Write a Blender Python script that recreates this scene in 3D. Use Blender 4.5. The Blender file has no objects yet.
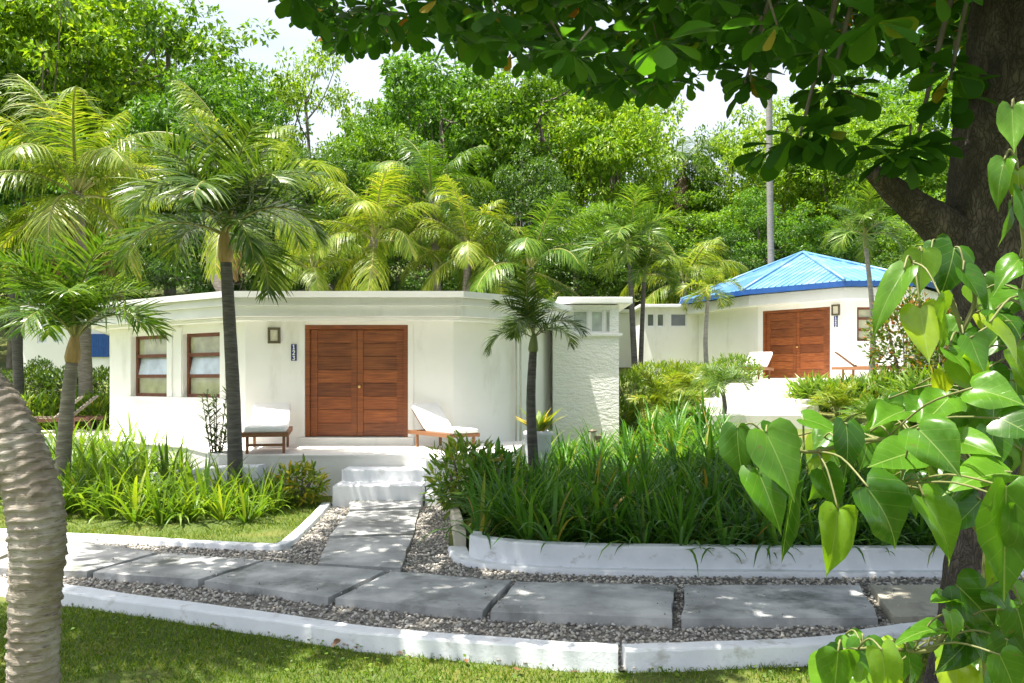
import bpy, bmesh, math, random
import numpy as np
from mathutils import Vector, Matrix, noise as mnoise

random.seed(7)
RNG = np.random.default_rng(11)
SC = bpy.context.scene
COL = SC.collection
F, H, YH, CX = 800.0, 1.9, 380.0, 512.0      # focal length in pixels, eye height, horizon row, centre column


def P(px, py, Y):
    return Vector(((px - CX) / F * Y, Y, H - (py - YH) / F * Y))


def G(px, py, z=0.0):
    Y = F * (H - z) / (py - YH)
    return Vector(((px - CX) / F * Y, Y, z))


def sstep(a, b, x):
    t = min(1.0, max(0.0, (x - a) / (b - a)))
    return t * t * (3 - 2 * t)


def lin(x, pts):
    if x <= pts[0][0]:
        return pts[0][1]
    for (a, va), (b, vb) in zip(pts, pts[1:]):
        if x <= b:
            return va + (vb - va) * (x - a) / (b - a)
    return pts[-1][1]


def hgt(x, y):
    r = sstep(1.2, 4.6, x)
    hr = lin(y, [(8.6, 0), (12, .42), (17, 1.15), (22, 1.72), (30, 1.85)])
    hl = lin(y, [(12.2, 0), (20, .35), (28, 1.85), (30, 1.85)])
    return hl + (hr - hl) * r + .27 * max(0.0, min(y, 100) - 31)


# ------------------------------------------------------------------ tagging
def tag(o, label=None, cat=None, group=None, kind=None):
    if label: o['label'] = label
    if cat: o['category'] = cat
    if group: o['group'] = group
    if kind: o['kind'] = kind
    return o


def empty(name, loc, label=None, cat=None, group=None, rz=0.0):
    o = bpy.data.objects.new(name, None)
    COL.objects.link(o)
    o.location = loc
    o.rotation_euler = (0, 0, rz)
    o.empty_display_size = .1
    return tag(o, label, cat, group)


# ------------------------------------------------------------------ mesh building
class MB:
    def __init__(self):
        self.V, self.T, self.n = [], [], 0
        self.uv = None

    def add(self, verts, faces, mi=0):
        v = np.asarray(verts, dtype=np.float64).reshape(-1, 3)
        by = {}
        for f in faces:
            by.setdefault(len(f), []).append(f)
        for k, fs in by.items():
            self.T.append((np.asarray(fs, dtype=np.int64) + self.n, mi))
        self.V.append(v)
        self.n += len(v)

    def addnp(self, v, farr, mi=0):
        self.T.append((np.asarray(farr, dtype=np.int64) + self.n, mi))
        self.V.append(np.asarray(v).reshape(-1, 3))
        self.n += len(self.V[-1])

    def mesh(self, name, mats, smooth=False):
        me = bpy.data.meshes.new(name)
        V = np.concatenate(self.V)
        me.vertices.add(len(V))
        me.vertices.foreach_set('co', V.astype(np.float32).ravel())
        loops = np.concatenate([a.ravel() for a, m in self.T])
        tot = np.concatenate([np.full(len(a), a.shape[1], dtype=np.int32) for a, m in self.T])
        mi = np.concatenate([np.full(len(a), m, dtype=np.int32) for a, m in self.T])
        st = np.concatenate([[0], np.cumsum(tot)[:-1]]).astype(np.int32)
        me.loops.add(len(loops))
        me.loops.foreach_set('vertex_index', loops.astype(np.int32))
        me.polygons.add(len(tot))
        me.polygons.foreach_set('loop_start', st)
        me.polygons.foreach_set('loop_total', tot)
        me.polygons.foreach_set('material_index', mi)
        me.polygons.foreach_set('use_smooth', np.full(len(tot), bool(smooth)))
        if self.uv is not None:
            uvl = me.uv_layers.new(name='uv')
            U = np.concatenate(self.uv)[loops]
            uvl.data.foreach_set('uv', U.astype(np.float32).ravel())
        me.update(calc_edges=True)
        me.validate()
        for m in (mats if isinstance(mats, (list, tuple)) else [mats]):
            me.materials.append(m)
        return me

    def obj(self, name, mats, parent=None, smooth=False, loc=None):
        o = bpy.data.objects.new(name, self.mesh(name, mats, smooth))
        COL.objects.link(o)
        if parent is not None:
            o.parent = parent
        if loc is not None:
            o.location = loc
        return o

    # -- shapes
    def box(self, x0, x1, y0, y1, z0, z1, M=None, bev=0.0, mi=0):
        if bev > 0:
            bm = bmesh.new()
            bmesh.ops.create_cube(bm, size=1)
            for v in bm.verts:
                v.co = Vector(((x0 + x1) / 2 + v.co.x * (x1 - x0), (y0 + y1) / 2 + v.co.y * (y1 - y0), (z0 + z1) / 2 + v.co.z * (z1 - z0)))
            bmesh.ops.bevel(bm, geom=list(bm.edges), offset=bev, segments=2, affect='EDGES', profile=.6)
            self.bm(bm, M, mi)
            return
        v = [(x, y, z) for z in (z0, z1) for y in (y0, y1) for x in (x0, x1)]
        if M is not None:
            v = [M @ Vector(p) for p in v]
        self.add(v, [(0, 2, 3, 1), (4, 5, 7, 6), (0, 1, 5, 4), (1, 3, 7, 5), (3, 2, 6, 7), (2, 0, 4, 6)], mi)

    def bm(self, bm, M=None, mi=0):
        bm.verts.index_update()
        vs = [(M @ v.co) if M is not None else v.co.copy() for v in bm.verts]
        self.add(vs, [tuple(v.index for v in f.verts) for f in bm.faces], mi)
        bm.free()

    def prism(self, poly, z0, z1, mi=0):
        """extruded (possibly concave) polygon, counter-clockwise; z0, z1 numbers"""
        n = len(poly)
        v = [(p[0], p[1], z0) for p in poly] + [(p[0], p[1], z1) for p in poly]
        self.add(v, [tuple(range(n, 2 * n)), tuple(range(n - 1, -1, -1))] + [(i, (i + 1) % n, n + (i + 1) % n, n + i) for i in range(n)], mi)

    def tube(self, pts, rad, seg=8, cap=True, mi=0, jit=0.0):
        pts = [Vector(p) for p in pts]
        n = len(pts)
        T = []
        for i in range(n):
            t = pts[min(i + 1, n - 1)] - pts[max(i - 1, 0)]
            T.append(t.normalized())
        nrm = T[0].orthogonal().normalized()
        V = []
        for i in range(n):
            nrm = (nrm - T[i] * nrm.dot(T[i])).normalized()
            b = T[i].cross(nrm)
            for k in range(seg):
                a = 2 * math.pi * k / seg
                r = rad[i] * (1 + (random.uniform(-jit, jit) if jit else 0))
                V.append(pts[i] + (nrm * math.cos(a) + b * math.sin(a)) * r)
        Fc = []
        for i in range(n - 1):
            for k in range(seg):
                k2 = (k + 1) % seg
                Fc.append((i * seg + k, i * seg + k2, (i + 1) * seg + k2, (i + 1) * seg + k))
        if cap:
            Fc.append(tuple(range(seg - 1, -1, -1)))
            Fc.append(tuple((n - 1) * seg + k for k in range(seg)))
        self.add(V, Fc, mi)

    def lathe(self, prof, seg=24, M=None, mi=0):
        V, Fc = [], []
        for r, z in prof:
            for k in range(seg):
                a = 2 * math.pi * k / seg
                p = Vector((r * math.cos(a), r * math.sin(a), z))
                V.append(M @ p if M is not None else p)
        for i in range(len(prof) - 1):
            for k in range(seg):
                k2 = (k + 1) % seg
                Fc.append((i * seg + k, i * seg + k2, (i + 1) * seg + k2, (i + 1) * seg + k))
        Fc.append(tuple(range(seg - 1, -1, -1)))
        Fc.append(tuple((len(prof) - 1) * seg + k for k in range(seg)))
        self.add(V, Fc, mi)


def catmull(pts, sub=6):
    pts = [Vector(p) for p in pts]
    out = []
    for i in range(len(pts) - 1):
        p0, p1, p2, p3 = pts[max(i - 1, 0)], pts[i], pts[i + 1], pts[min(i + 2, len(pts) - 1)]
        for k in range(sub):
            t = k / sub
            out.append(.5 * ((2 * p1) + (p2 - p0) * t + (2 * p0 - 5 * p1 + 4 * p2 - p3) * t * t + (3 * p1 - p0 - 3 * p2 + p3) * t ** 3))
    out.append(pts[-1])
    return out


def cat1(vals, sub=6):
    return [v.x for v in catmull([(a, 0, 0) for a in vals], sub)]


# leaf templates: (verts, faces) pointing along +Y, normal +Z, length 1
def tpl_diamond(w=.5, fold=.12):
    return np.array([(0, 0, 0), (-w / 2, .45, fold), (0, 1, -.05), (w / 2, .45, fold)]), [np.array([(0, 3, 2), (0, 2, 1)])]


def tpl_strip(w=.16, n=3, droop=.25):
    V, Fc = [], []
    for i in range(n + 1):
        t = i / n
        ww = w * (math.sin(math.pi * min(1, .18 + .82 * t)) ** .8) * .5
        V += [(-ww, t, -droop * t * t), (ww, t, -droop * t * t)]
    for i in range(n):
        Fc.append((2 * i, 2 * i + 1, 2 * i + 3, 2 * i + 2))
    return np.array(V), [np.array(Fc)]


def tpl_obovate():
    rows = [(0, .03), (.18, .09), (.42, .2), (.66, .3), (.85, .27), (.95, .16), (1.0, .03)]
    V, Fc = [], []
    for t, w in rows:
        z = -.18 * t * t
        V += [(-w, t, z + .22 * w), (0, t, z), (w, t, z + .22 * w)]
    for i in range(len(rows) - 1):
        a, b = 3 * i, 3 * i + 3
        Fc += [(a, a + 1, b + 1, b), (a + 1, a + 2, b + 2, b + 1)]
    return np.array(V), [np.array(Fc)]


def place(mb, tpl, pos, d, nrm, size, wid=None, mi=0):
    """copies of a leaf template: arrays pos Nx3, direction Nx3, normal Nx3, size N"""
    V, FS = tpl
    N = len(pos)
    d = d / np.linalg.norm(d, axis=1, keepdims=True)
    x = np.cross(d, nrm)
    x /= np.maximum(1e-6, np.linalg.norm(x, axis=1, keepdims=True))
    z = np.cross(x, d)
    w = size if wid is None else wid
    out = pos[:, None, :] + (V[None, :, 0, None] * x[:, None, :]) * w[:, None, None] \
        + (V[None, :, 1, None] * d[:, None, :] + V[None, :, 2, None] * z[:, None, :]) * size[:, None, None]
    k = len(V)
    off = (np.arange(N) * k)[:, None, None]
    base = mb.n
    mb.V.append(out.reshape(-1, 3))
    mb.n += N * k
    for f in FS:
        mb.T.append(((f[None] + off).reshape(-1, f.shape[1]) + base, mi))


def rdir(n, rng=RNG):
    v = rng.normal(size=(n, 3))
    return v / np.linalg.norm(v, axis=1, keepdims=True)


# ------------------------------------------------------------------ materials
def newmat(name):
    m = bpy.data.materials.new(name)
    m.use_nodes = True
    nt = m.node_tree
    nt.nodes.clear()
    out = nt.nodes.new('ShaderNodeOutputMaterial')
    return m, nt, out


def ramp(nt, fac, cols):
    r = nt.nodes.new('ShaderNodeValToRGB')
    el = r.color_ramp.elements
    while len(el) < len(cols):
        el.new(.5)
    for e, (p, c) in zip(el, cols):
        e.position = p
        e.color = (*c, 1)
    nt.links.new(fac, r.inputs[0])
    return r.outputs[0]


def noise_tex(nt, scale, detail=4, rough=.55, coord='Object', vec=None, stretch=None):
    if vec is None:
        tc = nt.nodes.new('ShaderNodeTexCoord')
        vec = tc.outputs[coord]
    if stretch:
        mp = nt.nodes.new('ShaderNodeMapping')
        mp.inputs['Scale'].default_value = stretch
        nt.links.new(vec, mp.inputs[0])
        vec = mp.outputs[0]
    n = nt.nodes.new('ShaderNodeTexNoise')
    n.inputs['Scale'].default_value = scale
    n.inputs['Detail'].default_value = detail
    n.inputs['Roughness'].default_value = rough
    nt.links.new(vec, n.inputs['Vector'])
    return n.outputs['Fac']


def mixc(nt, a, b, fac, mode='MIX'):
    m = nt.nodes.new('ShaderNodeMix')
    m.data_type = 'RGBA'
    m.blend_type = mode
    for sock, v in ((m.inputs[6], a), (m.inputs[7], b)):
        if isinstance(v, tuple): sock.default_value = (*v, 1)
        else: nt.links.new(v, sock)
    if isinstance(fac, float): m.inputs[0].default_value = fac
    else: nt.links.new(fac, m.inputs[0])
    return m.outputs[2]


def bump(nt, p, hgt_out, strength=.3, dist=.01):
    b = nt.nodes.new('ShaderNodeBump')
    b.inputs['Strength'].default_value = strength
    b.inputs['Distance'].default_value = dist
    nt.links.new(hgt_out, b.inputs['Height'])
    nt.links.new(b.outputs[0], p.inputs['Normal'])


def surf(name, cols, scale=6, rough=.7, bscale=None, bstr=.25, bdist=.01, stretch=None, stain=None, detail=5, metal=0.0, spec=.4):
    m, nt, out = newmat(name)
    p = nt.nodes.new('ShaderNodeBsdfPrincipled')
    n = noise_tex(nt, scale, detail, stretch=stretch)
    c = ramp(nt, n, cols)
    if stain:
        col, sc, lo, hi, sst = stain
        n2 = noise_tex(nt, sc, 6, .65, stretch=sst)
        f = ramp(nt, n2, [(lo, (0, 0, 0)), (hi, (1, 1, 1))])
        c = mixc(nt, c, col, f)
    nt.links.new(c, p.inputs['Base Color'])
    p.inputs['Roughness'].default_value = rough
    p.inputs['Metallic'].default_value = metal
    p.inputs['Specular IOR Level'].default_value = spec
    if bscale:
        bump(nt, p, noise_tex(nt, bscale, 5, .6, stretch=stretch), bstr, bdist)
    nt.links.new(p.outputs[0], out.inputs[0])
    return m


def leafmat(name, cols, trans=.42, tint=(1.45, 1.4, .45), rough=.45, objvar=.25, spec=.35, gain=(1.55, 1.4, .95)):
    cols = [(a, tuple(min(.6, v * k) for v, k in zip(c, gain))) for a, c in cols]
    m, nt, out = newmat(name)
    g = nt.nodes.new('ShaderNodeNewGeometry')
    c = ramp(nt, g.outputs['Random Per Island'], cols)
    if objvar:
        oi = nt.nodes.new('ShaderNodeObjectInfo')
        v = ramp(nt, oi.outputs['Random'], [(0, (1 - objvar, 1 - objvar * .8, 1 - objvar)), (.5, (1, 1, 1)), (1, (1 + objvar * 1.2, 1 + objvar * .6, 1 - objvar * .5))])
        c = mixc(nt, c, v, 1.0, 'MULTIPLY')
    p = nt.nodes.new('ShaderNodeBsdfPrincipled')
    nt.links.new(c, p.inputs['Base Color'])
    p.inputs['Roughness'].default_value = rough
    p.inputs['Specular IOR Level'].default_value = spec
    t = nt.nodes.new('ShaderNodeBsdfTranslucent')
    nt.links.new(mixc(nt, c, tint, 1.0, 'MULTIPLY'), t.inputs[0])
    mx = nt.nodes.new('ShaderNodeMixShader')
    mx.inputs[0].default_value = trans
    nt.links.new(p.outputs[0], mx.inputs[1])
    nt.links.new(t.outputs[0], mx.inputs[2])
    nt.links.new(mx.outputs[0], out.inputs[0])
    return m


M = {}
M['stucco'] = surf('white_stucco', [(.3, (.84, .83, .79)), (.7, (.89, .88, .85))], 1.3, .85, 60, .18, .006,
                   stain=((.60, .58, .50), 1.1, .55, .80, (1, 1, .3)))
M['stone'] = surf('white_rough_render', [(.3, (.83, .83, .80)), (.7, (.89, .89, .86))], 3, .9, 9, .8, .05, stretch=(1, 1, 2.2))
M['fascia'] = surf('white_fascia_paint', [(.3, (.78, .78, .76)), (.7, (.86, .86, .85))], 2, .6, 40, .08, .004,
                   stain=((.6, .6, .58), 1.2, .62, .8, (1, 1, .25)))
M['kerb'] = surf('white_kerb_paint', [(.3, (.70, .73, .76)), (.7, (.80, .82, .85))], 5, .75, 45, .35, .008,
                 stain=((.42, .41, .37), 5.5, .56, .74, (1, 1, 1.4)))
M['post'] = surf('old_cream_paint', [(.3, (.5, .46, .36)), (.7, (.62, .58, .47))], 6, .8, 45, .3, .008)
M['step'] = surf('white_step_paint', [(.3, (.70, .72, .74)), (.7, (.80, .81, .83))], 4, .7, 45, .25, .006,
                 stain=((.42, .42, .40), 2.4, .62, .8, None))
M['deck'] = surf('white_deck_paint', [(.3, (.74, .72, .67)), (.7, (.82, .80, .76))], 3, .75, 45, .2, .006)
M['slab'] = surf('grey_concrete', [(.32, (.27, .275, .27)), (.5, (.42, .425, .415)), (.66, (.60, .60, .575))], 2.3, .85, 70, .7, .008,
                 stain=((.15, .16, .14), 1.6, .5, .66, None), detail=9)
M['slabwarm'] = surf('warm_concrete', [(.25, (.30, .28, .22)), (.5, (.38, .355, .28)), (.75, (.45, .425, .35))], 2.2, .85, 70, .5, .006,
                     stain=((.16, .15, .12), 2.0, .6, .75, None), detail=9)
M['soil'] = surf('dark_soil', [(.3, (.022, .018, .012)), (.7, (.07, .055, .035))], 9, .95, 40, .6, .02)
M['gravelbed'] = surf('gravel_bed', [(.3, (.12, .11, .095)), (.5, (.22, .205, .18)), (.7, (.36, .34, .30))], 42, .9, 55, .9, .02)
M['wood'] = None
M['teak'] = surf('teak_slats', [(.3, (.16, .07, .03)), (.7, (.30, .14, .06))], 14, .55, 60, .2, .003, stretch=(1, 6, 6))
M['darkwood'] = surf('dark_teak', [(.3, (.07, .03, .018)), (.7, (.17, .085, .05))], 14, .5, 60, .2, .003, stretch=(1, 6, 6))
M['greyslat'] = surf('weathered_slats', [(.3, (.22, .19, .15)), (.7, (.36, .32, .26))], 14, .6, 60, .2, .003, stretch=(1, 6, 6))
M['cushion'] = surf('white_cushion', [(.3, (.82, .81, .79)), (.7, (.88, .87, .86))], 5, .9, 7, .25, .02)
M['brownframe'] = surf('brown_window_frame', [(.3, (.11, .035, .018)), (.7, (.19, .065, .03))], 12, .5, None)
M['bronze'] = surf('bronze_metal', [(.3, (.10, .085, .05)), (.7, (.16, .13, .085))], 20, .5, None, metal=.3)
M['diffuser'] = surf('cream_glass', [(.3, (.58, .55, .42)), (.7, (.66, .63, .5))], 10, .3, None)
M['bluetile'] = surf('blue_plate', [(.3, (.02, .03, .16)), (.7, (.03, .045, .22))], 10, .3, None)
M['whitepaint'] = surf('white_paint', [(.3, (.8, .8, .8)), (.7, (.84, .84, .84))], 10, .5, None)
M['brass'] = surf('brass', [(.3, (.6, .42, .16)), (.7, (.7, .5, .2))], 10, .3, None, metal=1.0)
M['roofblue'] = surf('blue_metal_roof', [(.3, (.07, .20, .38)), (.7, (.12, .27, .45))], 1.5, .38, None,
                     stain=((.27, .37, .46), 1.1, .5, .8, None), spec=.5)
M['edgeblue'] = surf('blue_roof_edge', [(.3, (.015, .07, .26)), (.7, (.025, .10, .34))], 4, .45, None)
M['shutterblue'] = surf('blue_shutter', [(.3, (.01, .06, .24)), (.7, (.015, .09, .34))], 8, .5, None)
M['pipe'] = surf('painted_pipe', [(.3, (.55, .53, .45)), (.7, (.62, .6, .52))], 8, .6, None)
M['urn'] = surf('white_urn', [(.3, (.62, .64, .68)), (.7, (.74, .76, .79))], 4, .7, 30, .2, .006)
M['fallen'] = leafmat('dry_leaf', [(0, (.08, .035, .018)), (.5, (.14, .068, .03)), (1, (.20, .12, .055))], .1, objvar=.3, gain=(1, 1, 1))


def wood_mat():
    m, nt, out = newmat('varnished_mahogany')
    p = nt.nodes.new('ShaderNodeBsdfPrincipled')
    g = nt.nodes.new('ShaderNodeNewGeometry')
    n = noise_tex(nt, 5, 7, .6, stretch=(.5, 1, 9))
    n2 = noise_tex(nt, 1.4, 3, .5)
    c = ramp(nt, n, [(.25, (.10, .026, .009)), (.5, (.24, .068, .018)), (.75, (.40, .135, .036))])
    v = ramp(nt, g.outputs['Random Per Island'], [(0, (.62, .58, .55)), (.5, (.95, .92, .9)), (1, (1.3, 1.25, 1.15))])
    c = mixc(nt, c, v, 1.0, 'MULTIPLY')
    c = mixc(nt, c, (.30, .10, .027), ramp(nt, n2, [(.5, (0, 0, 0)), (.75, (.5, .5, .5))]))
    nt.links.new(c, p.inputs['Base Color'])
    p.inputs['Roughness'].default_value = .42
    bump(nt, p, n, .15, .003)
    nt.links.new(p.outputs[0], out.inputs[0])
    return m


M['wood'] = wood_mat()


def glass_mat(name, col, rough=.06):
    m, nt, out = newmat(name)
    p = nt.nodes.new('ShaderNodeBsdfPrincipled')
    n = noise_tex(nt, 3, 3)
    a, b = tuple(v * .8 for v in col), tuple(min(1, v * 1.15) for v in col)
    nt.links.new(ramp(nt, n, [(.35, a), (.65, b)]), p.inputs['Base Color'])
    p.inputs['Roughness'].default_value = rough
    p.inputs['Specular IOR Level'].default_value = .7
    p.inputs['Coat Weight'].default_value = .5
    p.inputs['Coat Roughness'].default_value = .03
    nt.links.new(p.outputs[0], out.inputs[0])
    return m


M['pane'] = glass_mat('pane_with_cream_blind', (.42, .42, .27))
M['panesky'] = glass_mat('sky_tinted_louvre', (.55, .62, .70), .12)  # pale blue of the mirrored sky is put into the base colour
M['panedark'] = glass_mat('dark_pane', (.10, .12, .09))
M['panelight'] = glass_mat('frosted_pane', (.55, .6, .55), .2)


def grass_ground():
    m, nt, out = newmat('mossy_lawn_ground')
    p = nt.nodes.new('ShaderNodeBsdfPrincipled')
    n = noise_tex(nt, .9, 6, .6)
    n2 = noise_tex(nt, 14, 5, .6)
    c = ramp(nt, n, [(.3, (.055, .09, .01)), (.5, (.09, .125, .016)), (.68, (.16, .145, .03))])
    c = mixc(nt, c, (.09, .06, .03), ramp(nt, n2, [(.56, (0, 0, 0)), (.75, (.8, .8, .8))]))
    nt.links.new(c, p.inputs['Base Color'])
    p.inputs['Roughness'].default_value = .95
    bump(nt, p, n2, .7, .03)
    nt.links.new(p.outputs[0], out.inputs[0])
    return m


M['ground'] = grass_ground()
M['pebble'] = None


def pebble_mat():
    m, nt, out = newmat('pebbles')
    g = nt.nodes.new('ShaderNodeNewGeometry')
    p = nt.nodes.new('ShaderNodeBsdfPrincipled')
    c = ramp(nt, g.outputs['Random Per Island'], [(0, (.13, .13, .125)), (.3, (.30, .28, .25)), (.55, (.46, .42, .35)), (.8, (.58, .55, .49)), (1, (.62, .60, .56))])
    nt.links.new(c, p.inputs['Base Color'])
    p.inputs['Roughness'].default_value = .75
    nt.links.new(p.outputs[0], out.inputs[0])
    return m


M['pebble'] = pebble_mat()
M['grass'] = leafmat('grass_blades', [(0, (.045, .085, .008)), (.5, (.09, .145, .012)), (.85, (.17, .195, .02)), (1, (.28, .24, .07))], .35, objvar=0, gain=(1.15, 1.4, .9))
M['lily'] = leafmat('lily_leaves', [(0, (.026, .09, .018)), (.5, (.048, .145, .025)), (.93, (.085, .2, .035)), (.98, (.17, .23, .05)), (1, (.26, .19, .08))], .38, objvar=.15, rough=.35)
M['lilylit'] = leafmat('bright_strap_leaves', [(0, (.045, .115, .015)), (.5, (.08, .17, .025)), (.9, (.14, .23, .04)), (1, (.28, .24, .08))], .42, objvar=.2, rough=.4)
M['forest_a'] = leafmat('forest_leaves_yellow_green', [(0, (.045, .095, .012)), (.5, (.085, .155, .02)), (1, (.16, .22, .03))], .42, objvar=.3, gain=(1.58, 1.75, 1.0))
M['forest_b'] = leafmat('forest_leaves_mid_green', [(0, (.03, .075, .014)), (.5, (.055, .12, .02)), (1, (.10, .175, .03))], .38, objvar=.3, gain=(1.58, 1.75, 1.0))
M['forest_c'] = leafmat('forest_leaves_dark', [(0, (.02, .055, .012)), (.5, (.036, .085, .018)), (1, (.065, .125, .025))], .35, objvar=.25, gain=(1.5, 1.5, 1.0))
M['almond'] = leafmat('almond_leaves', [(0, (.02, .055, .012)), (.5, (.035, .085, .016)), (.9, (.06, .12, .02)), (.95, (.06, .12, .02)), (.985, (.15, .15, .03)), (.995, (.36, .10, .03)), (1, (.42, .14, .05))], .45, tint=(1.4, 1.6, .4), objvar=0, rough=.55, gain=(1.35, 1.6, 1.0), spec=.15)
M['frond_green'] = leafmat('green_fronds', [(0, (.03, .085, .014)), (.5, (.055, .125, .02)), (1, (.10, .18, .03))], .36, objvar=.2, rough=.35)
M['frond_dark'] = leafmat('dark_green_fronds', [(0, (.024, .062, .014)), (.5, (.042, .095, .02)), (1, (.075, .135, .03))], .33, objvar=.15, rough=.32)
M['frond_yellow'] = leafmat('yellow_green_fronds', [(0, (.065, .125, .015)), (.5, (.11, .18, .025)), (.9, (.16, .22, .045)), (1, (.22, .24, .07))], .4, objvar=.25, rough=.38)
M['frond_dry'] = leafmat('dry_fronds', [(0, (.12, .08, .035)), (1, (.25, .17, .08))], .25, objvar=.2, gain=(1, 1, 1))
M['rachis'] = surf('frond_stalk', [(.3, (.18, .20, .05)), (.7, (.28, .27, .08))], 8, .5, None)
M['bush_dark'] = leafmat('hedge_leaves', [(0, (.02, .05, .012)), (.5, (.035, .08, .018)), (1, (.06, .115, .022))], .3, objvar=.2)
M['bush_bright'] = leafmat('bright_bush_leaves', [(0, (.05, .12, .014)), (.5, (.085, .17, .022)), (1, (.15, .23, .035))], .4, objvar=.2)
M['croton'] = leafmat('yellow_croton_leaves', [(0, (.06, .14, .015)), (.45, (.12, .2, .02)), (.8, (.27, .29, .02)), (1, (.38, .28, .03))], .35, objvar=.1)
M['urnplant'] = leafmat('urn_plant_leaves', [(0, (.07, .15, .02)), (.6, (.12, .2, .03)), (.75, (.3, .3, .04)), (1, (.38, .28, .05))], .4, objvar=0)
M['redcroton'] = leafmat('red_tipped_leaves', [(0, (.04, .09, .015)), (.6, (.07, .13, .02)), (.85, (.14, .12, .03)), (1, (.24, .07, .025))], .35, objvar=.1)
M['bark'] = surf('forest_bark', [(.3, (.09, .08, .06)), (.7, (.24, .21, .17))], 5, .9, 12, .8, .04, stretch=(1, 1, .35))
M['palmbark'] = surf('palm_trunk', [(.3, (.12, .105, .085)), (.55, (.2, .18, .15)), (.75, (.30, .28, .24))], 9, .85, 26, .6, .01, stretch=(.6, .6, 4))
M['palmbark_dark'] = surf('dark_palm_trunk', [(.3, (.06, .055, .05)), (.55, (.105, .1, .09)), (.75, (.16, .15, .135))], 9, .85, 26, .6, .01, stretch=(.6, .6, 4))
M['palmbark_grey'] = surf('grey_palm_trunk', [(.3, (.18, .175, .16)), (.7, (.30, .285, .26))], 7, .85, 20, .4, .01, stretch=(.6, .6, 4))
M['crownshaft'] = surf('tan_crownshaft', [(.3, (.26, .17, .06)), (.7, (.38, .27, .11))], 8, .6, 20, .2, .005, stretch=(3, 3, .4))
M['crownshaft_green'] = surf('green_crownshaft', [(.3, (.13, .18, .05)), (.7, (.2, .24, .08))], 8, .5, 20, .2, .005, stretch=(3, 3, .4))
M['almondbark'] = None


def almond_bark():
    m, nt, out = newmat('rough_dark_bark')
    p = nt.nodes.new('ShaderNodeBsdfPrincipled')
    tc = nt.nodes.new('ShaderNodeTexCoord')
    mp = nt.nodes.new('ShaderNodeMapping')
    mp.inputs['Scale'].default_value = (1, 1, .45)
    nt.links.new(tc.outputs['Object'], mp.inputs[0])
    n0 = noise_tex(nt, 7, 4, .6, vec=mp.outputs[0])
    vo = nt.nodes.new('ShaderNodeTexVoronoi')
    vo.feature = 'DISTANCE_TO_EDGE'
    vo.inputs['Scale'].default_value = 26
    vm = nt.nodes.new('ShaderNodeVectorMath')
    vm.operation = 'ADD'
    sc = nt.nodes.new('ShaderNodeVectorMath')
    sc.operation = 'SCALE'
    sc.inputs['Scale'].default_value = .3
    nn = nt.nodes.new('ShaderNodeTexNoise')
    nn.inputs['Scale'].default_value = 9
    nn.inputs['Detail'].default_value = 4
    nt.links.new(mp.outputs[0], nn.inputs['Vector'])
    nt.links.new(nn.outputs['Color'], sc.inputs[0])
    nt.links.new(mp.outputs[0], vm.inputs[0])
    nt.links.new(sc.outputs[0], vm.inputs[1])
    nt.links.new(vm.outputs[0], vo.inputs['Vector'])
    crack = ramp(nt, vo.outputs['Distance'], [(0, (.35, .35, .35)), (.10, (.8, .8, .8)), (.35, (1, 1, 1))])
    c = ramp(nt, n0, [(.3, (.04, .031, .026)), (.5, (.08, .065, .055)), (.72, (.16, .135, .118))])
    c = mixc(nt, (.022, .017, .013), c, crack)
    nt.links.new(c, p.inputs['Base Color'])
    p.inputs['Roughness'].default_value = .9
    hh = mixc(nt, crack, n0, .35)
    bump(nt, p, hh, 1.0, .02)
    nt.links.new(p.outputs[0], out.inputs[0])
    return m


M['almondbark'] = almond_bark()


def coco_bark():
    m, nt, out = newmat('ringed_coconut_bark')
    p = nt.nodes.new('ShaderNodeBsdfPrincipled')
    n = noise_tex(nt, 5, 6, .6)
    n2 = noise_tex(nt, 16, 7, .7, stretch=(.55, .55, 5))
    c = ramp(nt, n, [(.3, (.24, .195, .145)), (.5, (.36, .31, .25)), (.7, (.52, .48, .42))])
    c = mixc(nt, c, (.075, .052, .034), ramp(nt, n2, [(.54, (0, 0, 0)), (.68, (.9, .9, .9))]))
    nt.links.new(c, p.inputs['Base Color'])
    p.inputs['Roughness'].default_value = .85
    bump(nt, p, n2, 1.0, .02)
    nt.links.new(p.outputs[0], out.inputs[0])
    return m


M['cocobark'] = coco_bark()


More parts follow.
